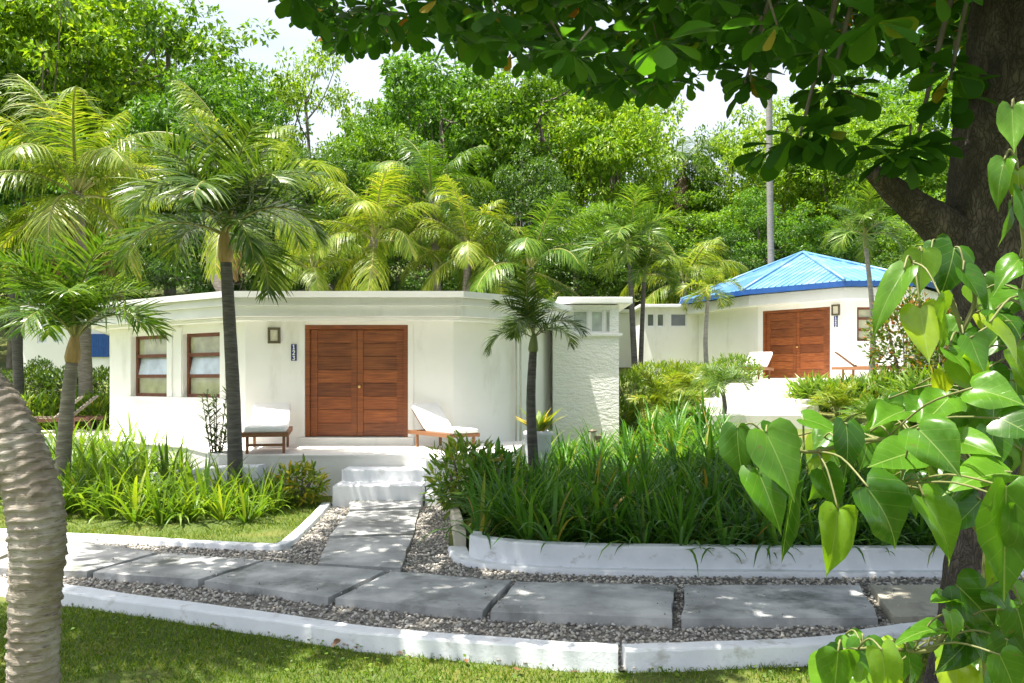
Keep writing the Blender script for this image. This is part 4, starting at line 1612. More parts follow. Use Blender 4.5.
# leaning coconut palm in the left foreground: trunk with ragged leaf scar rings
path = catmull([(-2.59, 4.3, -.1), P(33, 683, 4.3), P(34, 610, 4.3), P(38, 545, 4.32), P(31, 490, 4.35), P(6, 425, 4.4), P(-32, 375, 4.45), P(-100, 300, 4.5), P(-180, 200, 4.6), P(-250, 60, 4.8), P(-290, -120, 5.0)], 24)
wpx = cat1([49, 46, 45, 50, 51, 50, 48, 46, 43, 40, 36], 24)
root = empty('coconut_palm', path[0] + Vector((0, 0, .08)), 'pale ringed coconut trunk leaning out of the left foreground lawn', 'palm')
m = MB()
pts2, acc = [path[0]], 0
for a, b in zip(path, path[1:]):
    pts2.append(b)
V, Fc = [], []
seg = 40
Ls = [0]
for a, b in zip(path, path[1:]): Ls.append(Ls[-1] + (b - a).length)
total = Ls[-1]
ns = int(total / .009)
nrm = None
j = 0
for i in range(ns + 1):
    s_ = total * i / ns
    while j < len(Ls) - 2 and Ls[j + 1] < s_: j += 1
    f = (s_ - Ls[j]) / max(1e-6, Ls[j + 1] - Ls[j])
    p = path[j].lerp(path[j + 1], f)
    r0 = (wpx[j] * (1 - f) + wpx[min(j + 1, len(wpx) - 1)] * f) / 2 * 4.35 / F
    T = (path[min(j + 2, len(path) - 1)] - path[max(j - 1, 0)]).normalized()
    nrm = T.orthogonal().normalized() if nrm is None else (nrm - T * nrm.dot(T)).normalized()
    bb = T.cross(nrm)
    for k in range(seg):
        a = 2 * math.pi * k / seg
        ca, sa = math.cos(a), math.sin(a)
        wob = .026 * mnoise.noise(Vector((ca * 1.3, sa * 1.3, s_ * 5))) + .018 * mnoise.noise(Vector((ca * 3.5, sa * 3.5, s_ * 9)))
        ph = ((s_ + wob) / .052 + .55 * mnoise.noise(Vector((s_ * 7, .3, .7)))) % 1.0
        amp_ = .75 + .7 * mnoise.noise(Vector((ca * 1.5, sa * 1.5, s_ * 11)))
        rid = ((1 - ph) ** 1.7) * .018 * amp_ if s_ > .30 else ((1 - ph) ** 1.5) * .004
        if .58 > s_ > .26: rid *= 1 + .6 * mnoise.noise(Vector((ca * 2, sa * 2, s_ * 3)))
        if s_ < .32: rid += .006 * mnoise.noise(Vector((ca * 3, sa * 3, s_ * 4)))
        rag = .009 * mnoise.noise(Vector((ca * 6, sa * 6, s_ * 40)))
        r = r0 * (1 + .03 * mnoise.noise(Vector((ca, sa, s_ * 2)))) + rid + rag - .004
        V.append(p - path[0] - Vector((0, 0, .08)) + (nrm * ca + bb * sa) * r)
for i in range(ns):
    for k in range(seg):
        k2 = (k + 1) % seg
        Fc.append((i * seg + k, i * seg + k2, (i + 1) * seg + k2, (i + 1) * seg + k))
m.add(V, Fc)
m.obj('trunk', M['cocobark'], root, smooth=True)
rng = random.Random(77)
for i in range(13):
    me = FR['coco_g'][min(5, i * 6 // 13)][i % 2]
    o = bpy.data.objects.new('frond', me)
    COL.objects.link(o)
    o.parent = root
    s_ = 2.6 * rng.uniform(.85, 1.1)
    o.scale = (s_, s_, s_)
    o.rotation_euler = (0, 0, i * 2.4)
    o.location = path[-1] - path[0] - Vector((0, 0, .08))

# ------------------------------------------------------------------ broadleaf forest
def tree_meshes(seed, leafm, Ht=10.0, Rx=3.6, crown0=.32, nclump=140, per=165, leaf=.225, open_=.0, flat=.85):
    rng = random.Random(seed)
    nr = np.random.default_rng(seed)
    m = MB()
    tops = []
    trunk = catmull([(0, 0, -.6), (rng.uniform(-.1, .1), rng.uniform(-.1, .1), Ht * .2), (rng.uniform(-.3, .3), rng.uniform(-.3, .3), Ht * .45), (rng.uniform(-.5, .5), rng.uniform(-.5, .5), Ht * .8)], 5)
    m.tube(trunk, [.2 * (1 - .8 * i / (len(trunk) - 1)) + .02 for i in range(len(trunk))], 7)
    cl = []
    zc = Ht * (crown0 + 1) / 2
    hz = Ht * (1 - crown0) / 2
    for i in range(nclump):
        for _ in range(40):
            d = Vector((rng.gauss(0, 1), rng.gauss(0, 1), rng.gauss(0, 1))).normalized()
            rr = rng.uniform(.3, 1.0) ** .6
            lump = 1 + .35 * mnoise.noise(Vector((d.x * 1.8, d.y * 1.8, d.z * 1.8 + seed * 3.1)))
            c = Vector((d.x * Rx * rr * lump, d.y * Rx * rr * lump, zc + d.z * hz * rr * lump * .95))
            if c.z > Ht * crown0 * .8: break
        cl.append((c, rng.uniform(.45, 1.0) * Rx * .25))
    for c, r in cl:
        if rng.random() < .16:
            i = rng.randrange(len(trunk) // 3, len(trunk))
            a = trunk[i]
            md = a.lerp(c, .5) + Vector((0, 0, -.12 * (c - a).length))
            m.tube(catmull([a, md, c], 3), [.05 - .006 * q for q in range(7)], 5, False)
    cr = MB()
    for c, r in cl:
        k = int(per * (r / (Rx * .2)) ** 2 * (1 - open_))
        u = rdir(k, nr)
        rad = nr.uniform(.35, 1, (k, 1)) ** .5
        pos = np.array(c) + u * rad * np.array([r, r, r * .55])
        out_ = u + np.array([0, 0, .1])
        d = out_ * .8 + nr.normal(size=(k, 3)) * .55 + np.array([0, 0, -.35])
        nn = u * .55 + nr.normal(size=(k, 3)) * .4 + np.array([0, 0, .9])
        place(cr, tpl_diamond(.52, .09), pos, d, nn, nr.uniform(.65, 1.2, k) * leaf)
    return m.mesh('trunk', M['bark'], True), cr.mesh('crown', M[leafm])


TV = [tree_meshes(1, 'forest_a'), tree_meshes(2, 'forest_a', nclump=105, open_=.2), tree_meshes(3, 'forest_b', nclump=135), tree_meshes(4, 'forest_b', crown0=.2, nclump=135),
      tree_meshes(5, 'forest_c', crown0=.25, nclump=135), tree_meshes(6, 'forest_a', crown0=.35, nclump=80, per=105, open_=.2)]


def tree(px, top, wpx, Y, var, label, rz=None, zbase=None):
    x = (px - CX) / F * Y
    b = hgt(x, Y) if zbase is None else zbase
    zt_ = zat(top, Y)
    sz = (zt_ - b) / 10.4
    sx = (wpx / 2 * Y / F) / 3.9
    root = empty('forest_tree', (x, Y, b), label, 'tree', 'broadleaf trees of the wooded slope', rz if rz is not None else random.uniform(0, 6.28))
    for me, nm in zip(TV[var], ('trunk', 'crown')):
        o = bpy.data.objects.new(nm, me)
        COL.objects.link(o)
        o.parent = root
        o.scale = (sx, sx, sz)
    return root


far_lab = 'leafy green tree in the back rows of the wooded slope'
trees = [
    (40, -60, 260, 44, 0, 'tall bright green tree filling the top left corner'),
    (170, -50, 240, 47, 1, 'airy yellow green tree at the top left, left of the white sky gap'),
    (-70, -10, 230, 42, 2, far_lab),
    (215, 50, 180, 38, 2, 'dense round crowned tree behind the dark slender palm'),
    (120, 120, 150, 36, 3, 'dark tree behind the tall yellow coconut palm'),
    (20, 110, 140, 35, 3, 'shaded tree at the left edge behind the tall coconut palm'),
    (312, 28, 130, 52, 5, 'thin open tree with bare limbs standing in the white sky gap'),
    (300, 120, 150, 36, 4, 'dark tree behind the roof between dark slender palm and yellow palms'),
    (440, 38, 190, 45, 2, 'wide tree behind the tall coconut palm in the middle'),
    (378, 100, 130, 40, 0, 'mid height tree right of the white sky gap'),
    (540, 40, 190, 44, 0, 'broad tree under the hanging leaves at the picture centre'),
    (520, 140, 120, 36, 4, 'dark tree behind the coconut palm with olive fronds'),
    (612, 80, 160, 42, 1, 'light green tree left of the second sky gap'),
    (600, 190, 120, 35, 2, 'lower bushy tree behind the feathery palm between the cottages'),
    (695, 192, 130, 40, 0, 'low bright tree below the second sky gap'),
    (790, 80, 140, 46, 1, 'light tree around the very tall bare palm trunk'),
    (760, 185, 110, 37, 3, 'dark bushy tree directly behind the blue roof apex'),
    (850, 95, 150, 43, 0, 'bright tree above the right end of the blue roof'),
    (845, 200, 130, 36, 2, 'low bushy tree behind the right end of the blue roof'),
    (935, 120, 160, 42, 2, 'tree behind the dark trunk fork'),
    (930, 200, 130, 33, 0, 'bright low tree left of the dark trunk'),
    (1010, 100, 170, 42, 1, far_lab), (1060, 160, 150, 34, 3, far_lab), (1120, 90, 200, 44, 2, far_lab), (-120, 90, 160, 34, 4, far_lab),
    (450, 50, 220, 58, 3, far_lab), (580, 60, 190, 60, 2, far_lab), (860, 60, 200, 60, 3, far_lab), (960, 40, 200, 62, 2, far_lab), (90, -10, 230, 60, 3, far_lab),
    (-40, 20, 220, 60, 3, far_lab), (700, 186, 180, 56, 2, far_lab), (732, 112, 95, 50, 1, 'light open tree half filling the sky gap beside the very tall trunk'), (640, 170, 100, 54, 3, far_lab), (780, 150, 120, 54, 3, far_lab), (350, 150, 150, 54, 2, far_lab), (235, 60, 170, 54, 3, far_lab),
    (420, 190, 130, 34, 4, far_lab), (220, 170, 150, 33, 4, far_lab), (660, 240, 110, 34.5, 4, far_lab), (720, 232, 100, 35.5, 4, far_lab), (480, 210, 120, 33, 4, far_lab), (570, 225, 110, 33, 4, far_lab),
    (90, 210, 150, 34, 4, far_lab), (330, 200, 130, 33.5, 4, far_lab), (900, 240, 120, 31, 4, far_lab), (10, 215, 140, 33, 4, far_lab), (1000, 230, 130, 30, 4, far_lab),
]
for t in trees:
    tree(*t)


# ------------------------------------------------------------------ shrubs
def bush(name, px, Y, w, h, d, mat, leaf, n, label, cat='shrub', group=None, tpl=None, stems=True, dz=0.0, boxy=.0, x=None, seed=None, up=.4):
    nr = np.random.default_rng(seed if seed is not None else int(px * 7 + Y * 13) % 9999)
    x = (px - CX) / F * Y if x is None else x
    root = empty(name, (x, Y, hgt(x, Y) + dz), label, cat, group)
    u = rdir(n, nr)
    if boxy:
        u = np.sign(u) * np.abs(u) ** (1 - boxy)
        u /= np.maximum(np.abs(u).max(axis=1, keepdims=True), np.linalg.norm(u, axis=1, keepdims=True) * .8)
    lump = 1 + .22 * np.sin(u[:, 0] * 5 + px) * np.sin(u[:, 1] * 5 + Y) * np.sin(u[:, 2] * 6 + 1)
    rad = (nr.uniform(.25, 1, n) ** .45 * lump)[:, None]
    pos = u * rad * np.array([w / 2, d / 2, h / 2]) + np.array([0, 0, h / 2])
    pos[:, 2] = np.maximum(pos[:, 2], .03)
    dirs = u * .8 + nr.normal(size=(n, 3)) * .5 + np.array([0, 0, up])
    nn = u * .5 + nr.normal(size=(n, 3)) * .35 + np.array([0, 0, .8])
    m = MB()
    place(m, tpl or tpl_diamond(.5, .09), pos, dirs, nn, nr.uniform(.65, 1.2, n) * leaf)
    m.obj('foliage', M[mat], root)
    if stems:
        s_ = MB()
        for k in range(6):
            a = k * 1.05 + px
            s_.tube([(0, 0, -.08), (.12 * w * math.cos(a), .12 * d * math.sin(a), h * .35), (.3 * w * math.cos(a), .3 * d * math.sin(a), h * .75)], [.03, .022, .008], 6)
        s_.obj('stem', M['bark'], root, smooth=True)
    return root


strip = tpl_strip(.22, 3, .3)
bush('croton_bush', 300, 11.9, .78, .66, .6, 'croton', .13, 620, 'yellow leaved croton bush left of the white steps', tpl=tpl_strip(.3, 3, .25))
# whorled green bush right of the steps
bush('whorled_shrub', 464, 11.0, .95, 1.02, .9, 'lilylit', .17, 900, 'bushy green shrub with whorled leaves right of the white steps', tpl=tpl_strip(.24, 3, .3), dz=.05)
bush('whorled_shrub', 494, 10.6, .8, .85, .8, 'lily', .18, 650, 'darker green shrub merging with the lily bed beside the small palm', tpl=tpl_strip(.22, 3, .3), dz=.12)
bush('clipped_bush', 40, 27, 1.05, .95, 1.0, 'bush_dark', .09, 1500, 'dark round clipped bush before the far left cottage windows')
for k, (px, lab) in enumerate(((-20, 'dark hedge shrub at the left picture edge behind the leaning trunk'), (28, 'dark hedge shrub below the clipped round bush'), (70, 'dark hedge shrub around the thin pale palm trunk'), (108, 'dark hedge shrub against the left corner of the near cottage'))):
    bush('hedge_shrub', px, 23.6, 1.9, 1.35, 1.3, 'bush_dark', .13, 2000, lab, group='dark hedge below the far left cottage', dz=-.1)
for k, (px, Y) in enumerate(((48, 19.8), (75, 20.0), (100, 19.9), (20, 19.5), (-10, 19.5))):
    bush('strap_leaf_shrub', px, Y, 1.1, 1.15, .9, 'lilylit', .34, 700, 'bright strap leaved shrub in the row behind the bare wooden loungers', group='bright strap leaved shrubs left of the near cottage', tpl=tpl_strip(.11, 3, .4), up=.9)
for k, (px, Y, h_, lab) in enumerate(((632, 19.5, 1.25, 'bright green shrub touching the right corner of the rough white wing'), (655, 22.3, .75, 'bright shrub below the small windows of the far cottage wing'), (690, 22.5, .65, 'low bright shrub under the slim yellow palm'), (735, 21.8, .9, 'green shrub beside the left lounger of the far cottage'), (612, 18.3, 1.0, 'low green shrub at the foot of the rough white wing'))):
    bush('garden_shrub', px, Y, 1.5, h_, 1.2, 'bush_bright', .13, 1500, lab, tpl=tpl_strip(.25, 2, .2), up=.8)
for k, (px, Y, h_, lab) in enumerate(((905, 18.5, 2.75, 'tall red tipped croton shrub right of the far cottage window'), (945, 17, 2.4, 'red tipped croton shrub partly behind the dark trunk'), (985, 18, 2.2, 'croton shrub behind the dark trunk on the right'))):
    bush('croton_bush', px, Y, 1.7, h_, 1.4, 'redcroton', .14, 2200, lab)
for k, (px, Y, h_, lab) in enumerate(((850, 17.6, .5, 'bright strap leaved plant below the far cottage right lounger'), (820, 18.2, .5, 'bright strap leaved plant beside the terrace steps'), (930, 14.5, 1.2, 'bright strap leaved plant behind the heart leaved shrub'), (980, 13, 1.3, 'strap leaved plant behind the dark trunk base'), (885, 17.5, .65, 'strap leaved plant in front of the red tipped croton'))):
    bush('strap_leaf_shrub', px, Y, 1.3, h_, 1.1, 'lilylit', .4, 800, lab, tpl=tpl_strip(.1, 3, .4), up=.9)
# urn plant
nr = np.random.default_rng(5)
m = MB()
n = 60
a = nr.uniform(0, 6.28, n)
dirs = np.stack([np.cos(a) * nr.uniform(.1, .9, n), np.sin(a) * nr.uniform(.1, .9, n), np.ones(n)], 1)
place(m, tpl_strip(.16, 4, .3), np.zeros((n, 3)), dirs, np.stack([-np.cos(a), -np.sin(a), np.full(n, .4)], 1), nr.uniform(.3, .6, n))
tag(m.obj('urn_plant', M['urnplant'], loc=urn_top), 'yellow and green leafy plant growing in the grey urn', 'plant')

# narrow leaved shrub beside the dark palm trunk
root = empty('oleander_shrub', onground(216, 13.4), 'upright narrow leaved shrub between the windows and the dark palm trunk', 'shrub')
st, fo = MB(), MB()
nr = np.random.default_rng(9)
for k in range(9):
    a = k * .7 + .2
    ht = nr.uniform(1.0, 1.75)
    lean = nr.uniform(.1, .35)
    tip = np.array([math.cos(a) * lean, math.sin(a) * lean, ht])
    st.tube([(0, 0, -.05), tuple(tip * .5 + np.array([0, 0, .05])), tuple(tip)], [.014, .01, .005], 5)
    n = 46
    t = nr.uniform(.35, 1, n)[:, None]
    aa = nr.uniform(0, 6.28, n)
    d = np.stack([np.cos(aa), np.sin(aa), nr.uniform(.1, .9, n)], 1)
    place(fo, tpl_strip(.16, 3, .15), tip[None] * t, d, np.tile([0, 0, 1.0], (n, 1)) + d * -.3, nr.uniform(.14, .24, n))
st.obj('stem', M['bark'], root, smooth=True)
fo.obj('foliage', M['bush_dark'], root)


# lilies
def strap_template(n, Lr, wr, seed):
    """one clump: n arching strap leaves as arrays"""
    nr = np.random.default_rng(seed)
    V, Fc = [], []
    seg = 6
    for i in range(n):
        a = nr.uniform(0, 6.283)
        el = math.radians(nr.uniform(32, 86))
        L = nr.uniform(*Lr)
        w = nr.uniform(*wr)
        bend = nr.uniform(.6, 2.6) * (1.25 - el / 1.6)
        hd = Vector((math.cos(a), math.sin(a), 0))
        side = Vector((-math.sin(a), math.cos(a), 0))
        p = hd * nr.uniform(0, .07)
        base = len(V)
        for s_ in range(seg + 1):
            t = s_ / seg
            e = el - bend * t ** 1.6 * 1.2
            d = hd * math.cos(e) + Vector((0, 0, 1)) * math.sin(e)
            ww = w * (.7, 1, 1, .95, .8, .5, .05)[s_] / 2
            up_ = Vector((0, 0, 1)) * math.cos(e) - hd * math.sin(e)
            V += [p - side * ww + up_ * ww * .35, p, p + side * ww + up_ * ww * .35]
            p = p + d * (L / seg)
        for s_ in range(seg):
            b = base + 3 * s_
            Fc += [(b, b + 1, b + 4, b + 3), (b + 1, b + 2, b + 5, b + 4)]
    return np.array([tuple(v) for v in V]), np.array(Fc)


LT = [strap_template(24 + 3 * (s_ % 4), (.5, 1.0), (.026, .058), s_) for s_ in range(10)]
mb = MB()
rng = random.Random(4)
cnt = 0
yy = 7.95
while yy < 18:
    xx = -.9
    while xx < 8.5:
        x, y = xx + rng.uniform(-.13, .13), yy + rng.uniform(-.13, .13)
        xx += .33 + .012 * (yy - 8) * 2
        if not inside(rightbed_poly, x, y) or not inside(rightbed_poly, x, y - .22): continue
        if x / y > .74: continue
        if x < -.45 or (x < -.2 and y > 9.5): continue
        if x < .15 and y > 10.6: continue
        if x < .45 and y > 12: continue
        V, Fc = LT[rng.randrange(10)]
        a = rng.uniform(0, 6.28)
        ca, sa = math.cos(a), math.sin(a)
        s_ = rng.uniform(.8, 1.15)
        if y < 8.6: s_ *= .9
        W = V @ np.array([[ca, sa, 0], [-sa, ca, 0], [0, 0, 1]]) * s_ + np.array([x, y, hgt(x, y) + .13])
        mb.addnp(W, Fc)
        cnt += 1
    yy += .30 + .012 * (yy - 8) * 2
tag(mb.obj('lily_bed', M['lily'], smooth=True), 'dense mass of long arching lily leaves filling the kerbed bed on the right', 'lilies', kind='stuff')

LM = []
for V, Fc in LT:
    m = MB()
    m.addnp(V, Fc)
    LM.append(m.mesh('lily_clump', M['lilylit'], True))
cl = [(72, 505, 1.1), (98, 500, 1.15), (128, 512, 1), (150, 516, .95), (168, 500, 1.1), (192, 521, .85), (206, 514, .9), (236, 512, .8), (258, 516, .8), (275, 512, .7), (90, 482, 1.1), (118, 486, 1.1),
      (142, 484, 1.05), (178, 482, .9), (62, 484, 1.1), (40, 505, 1.1), (20, 500, 1.1), (110, 470, 1.1), (146, 468, 1), (82, 468, 1.1), (245, 495, .75), (50, 470, 1), (268, 500, .7), (-10, 500, 1.1), (136, 498, 1), (84, 494, 1)] + [(64, 474, 1.15), (80, 478, 1.2), (100, 474, 1.2), (114, 480, 1.2), (132, 474, 1.15), (150, 478, 1.1), (162, 486, 1), (122, 502, 1), (106, 492, 1.1), (138, 506, 1), (70, 492, 1.1), (172, 512, .9), (184, 500, 1), (90, 508, 1.0), (222, 508, .85), (250, 506, .8), (284, 506, .6)] + [(66, 512, 1), (88, 516, .95), (112, 519, .9), (134, 521, .9), (160, 524, .8), (178, 522, .85), (222, 520, .8), (246, 522, .7), (196, 506, .95), (228, 500, .9), (262, 508, .75), (54, 518, .95), (30, 516, 1)]
for k, (px, py, s_) in enumerate(cl):
    g = G(px, py, .04)
    if g.y > 16: g = Vector(((px - CX) / F * 14, 14, .1))
    o = bpy.data.objects.new('lily_clump', LM[k % 10])
    COL.objects.link(o)
    o.location = (g.x, g.y, hgt(g.x, g.y) + .02)
    o.scale = (s_ * 1.08,) * 3
    o.rotation_euler = (0, 0, k * 1.3)
    tag(o, 'strap leaved lily clump standing in the grass of the left bed', 'lily', 'lily clumps of the left bed')

# ------------------------------------------------------------------ the big almond tree on the right
root = empty('almond_tree', (2.83, 4.95, 0), 'big dark barked tree on the right whose leaves hang across the top', 'tree')
base = root.location.copy()
m = MB()


def bark_tube(m, pts, rad, seg=28, amp=.05, sub=10):
    pts = catmull(pts, sub)
    rad = cat1(rad, sub)
    n = len(pts)
    V, Fc = [], []
    nrm = None
    for i in range(n):
        T = (pts[min(i + 1, n - 1)] - pts[max(i - 1, 0)]).normalized()
        nrm = T.orthogonal().normalized() if nrm is None else (nrm - T * nrm.dot(T)).normalized()
        b = T.cross(nrm)
        for k in range(seg):
            a = 2 * math.pi * k / seg
            dv = nrm * math.cos(a) + b * math.sin(a)
            q = pts[i] + dv * rad[i]
            r = rad[i] * (1 + amp * 2.2 * mnoise.noise(q * 2.2) + amp * mnoise.noise(q * 9))
            V.append(pts[i] + dv * r - base)
        if i:
            for k in range(seg):
                k2 = (k + 1) % seg
                Fc.append(((i - 1) * seg + k, (i - 1) * seg + k2, i * seg + k2, i * seg + k))
    Fc.append(tuple((n - 1) * seg + k for k in range(seg)))
    m.add(V, Fc)


TY = 4.95
bark_tube(m, [(2.83, TY, -.15), P(968, 683, TY), P(978, 590, TY), P(985, 500, TY), P(992, 400, TY), P(1002, 310, TY), P(1006, 235, TY), P(1022, 130, TY), P(1034, 20, TY), P(1045, -90, 4.95), P(1050, -220, 5.0)],
          [.34, .24, .20, .19, .20, .25, .36, .36, .36, .33, .28], 36, .06, 14)
m.obj('trunk', M['almondbark'], root, smooth=True)
m = MB()
bark_tube(m, [P(990, 255, TY), P(958, 236, TY), P(925, 214, TY - .05), P(900, 196, TY - .1), P(872, 172, TY - .16)], [.2, .155, .105, .08, .045], 22, .07, 8)
m.obj('limb', M['almondbark'], root, smooth=True)
limbs = [[P(1040, -60, 4.95), (2.2, 5.6, 5.2), (.6, 6.6, 6.2), (-1.4, 7.4, 6.9)], [P(1046, -120, 4.95), (3.0, 6.3, 6.1), (2.7, 8.2, 7.2)], [P(1046, -150, 4.95), (2.4, 4.3, 5.8), (1.0, 3.3, 6.5), (-1.5, 2.9, 7)],
         [P(1040, -30, 4.95), (4.3, 5.6, 5.4), (6.0, 6.8, 6.3)], [P(1048, -170, 4.95), (4.0, 4.0, 6.2), (5.5, 3.0, 7)], [(1.6, 5.9, 5.55), (.5, 5.2, 5.5), (-.8, 5.0, 5.6)]]
for lb in limbs:
    m = MB()
    bark_tube(m, lb, [.17, .11, .07, .035][:len(lb)], 12, .05, 6)
    m.obj('limb', M['almondbark'], root, smooth=True)

edge = [(250, -30), (292, 8), (325, 40), (345, 58), (380, 48), (420, 52), (470, 58), (520, 64), (560, 76), (600, 98), (655, 102), (690, 92), (720, 68), (770, 62), (800, 76), (840, 80), (900, 68), (950, 62), (1030, 60)]
nr = np.random.default_rng(21)
ros = []
tries = 0
while len(ros) < 7600 and tries < 600000:
    tries += 1
    x, y = nr.uniform(-6.6, 8.4), nr.uniform(1.0, 14.3)
    dx, dy = (x - 1.0) / 7.7, (y - 7.4) / 7.0
    q = dx * dx + dy * dy
    if q > 1: continue
    ztop = 6.0 + 4.0 * math.sqrt(1 - q)
    z = nr.uniform(3.2, ztop)
    px = CX + F * x / y
    py = YH - (z - H) * F / y
    lim = lin(px, edge) if px > 250 else -30
    # leaf rosettes hang ~25 px below their node near the rim
    if py > lim - 17 * 5.0 / y: continue
    if z < 4.2 + .0 * q and y < 3.2: continue
    # sun flecks: the crown is open where the sunlit shrub, steps, left bed and leaning trunk get their light
    def sh(zz): return x - sd.x / sd.z * (z - zz), y - sd.y / sd.z * (z - zz)
    ax, ay = sh(1.6)
    if .2 < ax < 3.0 and .8 < ay < 3.2: continue
    ax, ay = sh(1.1)
    if abs(ax + 2.75) < .6 and abs(ay - 4.3) < .6: continue
    ax, ay = sh(.0)
    if ay < 5.5 - .1 * ax and -3.2 < ax < 2.2 and mnoise.noise(Vector((ax * 1.3, ay * 1.3, 2))) > -.28: continue
    ax, ay = sh(.2)
    if ax < -.53 * ay and ay < 9: continue
    if ay > 9.1 and ax < -2.4: continue
    if ay > 12.85 and ax < .2: continue
    if ax >= .2 and ay > 11.6 + .15 * ax: continue
    ros.append((x, y, z))
# two low sprays that hang in front of the far trees
for (cx_, cy_, sx_, sy_, k, Y0) in ((800, 150, 34, 14, 4, 4.7), (782, 165, 16, 10, 2, 5.0), (915, 166, 36, 10, 6, 4.6), (830, 102, 40, 10, 4, 4.8), (950, 95, 10, 24, 4, 4.6), (745, 98, 24, 8, 3, 5.2)):
    for _ in range(k):
        p = P(cx_ + nr.normal() * sx_ * .55, cy_ - 14 + nr.normal() * sy_ * .55, Y0 + nr.uniform(-.3, .3))
        ros.append(tuple(p))
ros = np.array(ros)
per = 8
N = len(ros) * per
cen = np.repeat(ros, per, axis=0)
a = np.tile(np.arange(per) * 2 * math.pi / per, len(ros)) + np.repeat(nr.uniform(0, 6.28, len(ros)), per) + nr.normal(size=N) * .25
dr = np.stack([np.cos(a), np.sin(a), nr.uniform(-1.1, .35, N)], 1)
nn = np.stack([-np.cos(a) * .25 + nr.normal(size=N) * .3, -np.sin(a) * .25 + nr.normal(size=N) * .3, np.ones(N)], 1)
sz = nr.uniform(.125, .225, N)
cr = MB()
pos = cen + dr * .03 - np.array(base)
place(cr, tpl_obovate(), pos, dr, nn, sz)
tw = MB()
for (cx_, cy_, Y0) in ((800, 136, 4.7), (915, 152, 4.6), (830, 88, 4.8), (950, 80, 4.6), (745, 84, 5.2)):
    e = P(cx_, cy_, Y0)
    tw.tube([q - base for q in catmull([e + Vector((.5, .3, 1.5)), e + Vector((.2, .15, .6)), e], 5)], [.022 - .0014 * k for k in range(11)], 6, False)
for k in range(0, len(ros), 3):
    p = Vector(ros[k])
    q = p + Vector((nr.uniform(-.12, .12), nr.uniform(-.12, .12), nr.uniform(.08, .2)))
    tw.tube([q - base, p - base], [.008, .005], 4, False)
cr.obj('crown', M['almond'], root, smooth=True)
tw.obj('twig', M['bark'], root)['kind'] = 'stuff'

# ------------------------------------------------------------------ heart leaved shrub in the right foreground
HE = [(0, 0, 0), (.16, -.10, .03), (.33, -.115, .07), (.46, -.02, .13), (.515, .12, .2), (.50, .30, .32), (.42, .49, .48), (.285, .67, .65), (.15, .82, .82), (.05, .93, .93), (0, 1.04, 1.0)]


def heart_leaf(mb, base, tip, width, nrm, fold=.18, curl=.15, wav=.05, seed=0):
    rng = random.Random(seed)
    base, tip = Vector(base), Vector(tip)
    d = tip - base
    L = d.length
    d.normalize()
    n = Vector(nrm)
    n = (n - d * n.dot(d)).normalized()
    x = d.cross(n)
    cols = 4
    V, U, Fc = [], [], []
    rows = len(HE)
    ph = rng.uniform(0, 6.28)
    tw = rng.uniform(-.25, .25)
    for ex, ey, my in HE:
        for c in range(-cols, cols + 1):
            f = abs(c) / cols
            f2 = f
            xx = ex * f2 * (1 if c > 0 else -1)
            yy_ = my + (ey - my) * f2 ** 1.3
            z = fold * abs(xx) * 1.2 - curl * (yy_ - .3) ** 2 * 1.2 + wav * math.sin(6 * yy_ + ph + c) * f * abs(ex) * 2 - .35 * fold * (abs(xx) * 2) ** 2 + tw * xx * yy_
            p = base + x * (xx * width) + d * (yy_ * L) + n * (z * L)
            V.append(p); U.append((xx, yy_))
    k = 2 * cols + 1
    for r in range(rows - 1):
        for c in range(k - 1):
            a0, b0 = r * k + c, (r + 1) * k + c
            Fc.append((a0, a0 + 1, b0 + 1, b0))
    mb.add(V, Fc)
    if mb.uv is None: mb.uv = []
    mb.uv.append(np.array(U))


shrub = empty('heart_leaved_shrub', (1.45, 2.45, 0), 'leafy shrub of glossy heart shaped leaves in the right foreground', 'shrub')
hb = shrub.location.copy()
hl = MB()
hl.uv = []
tw = MB()
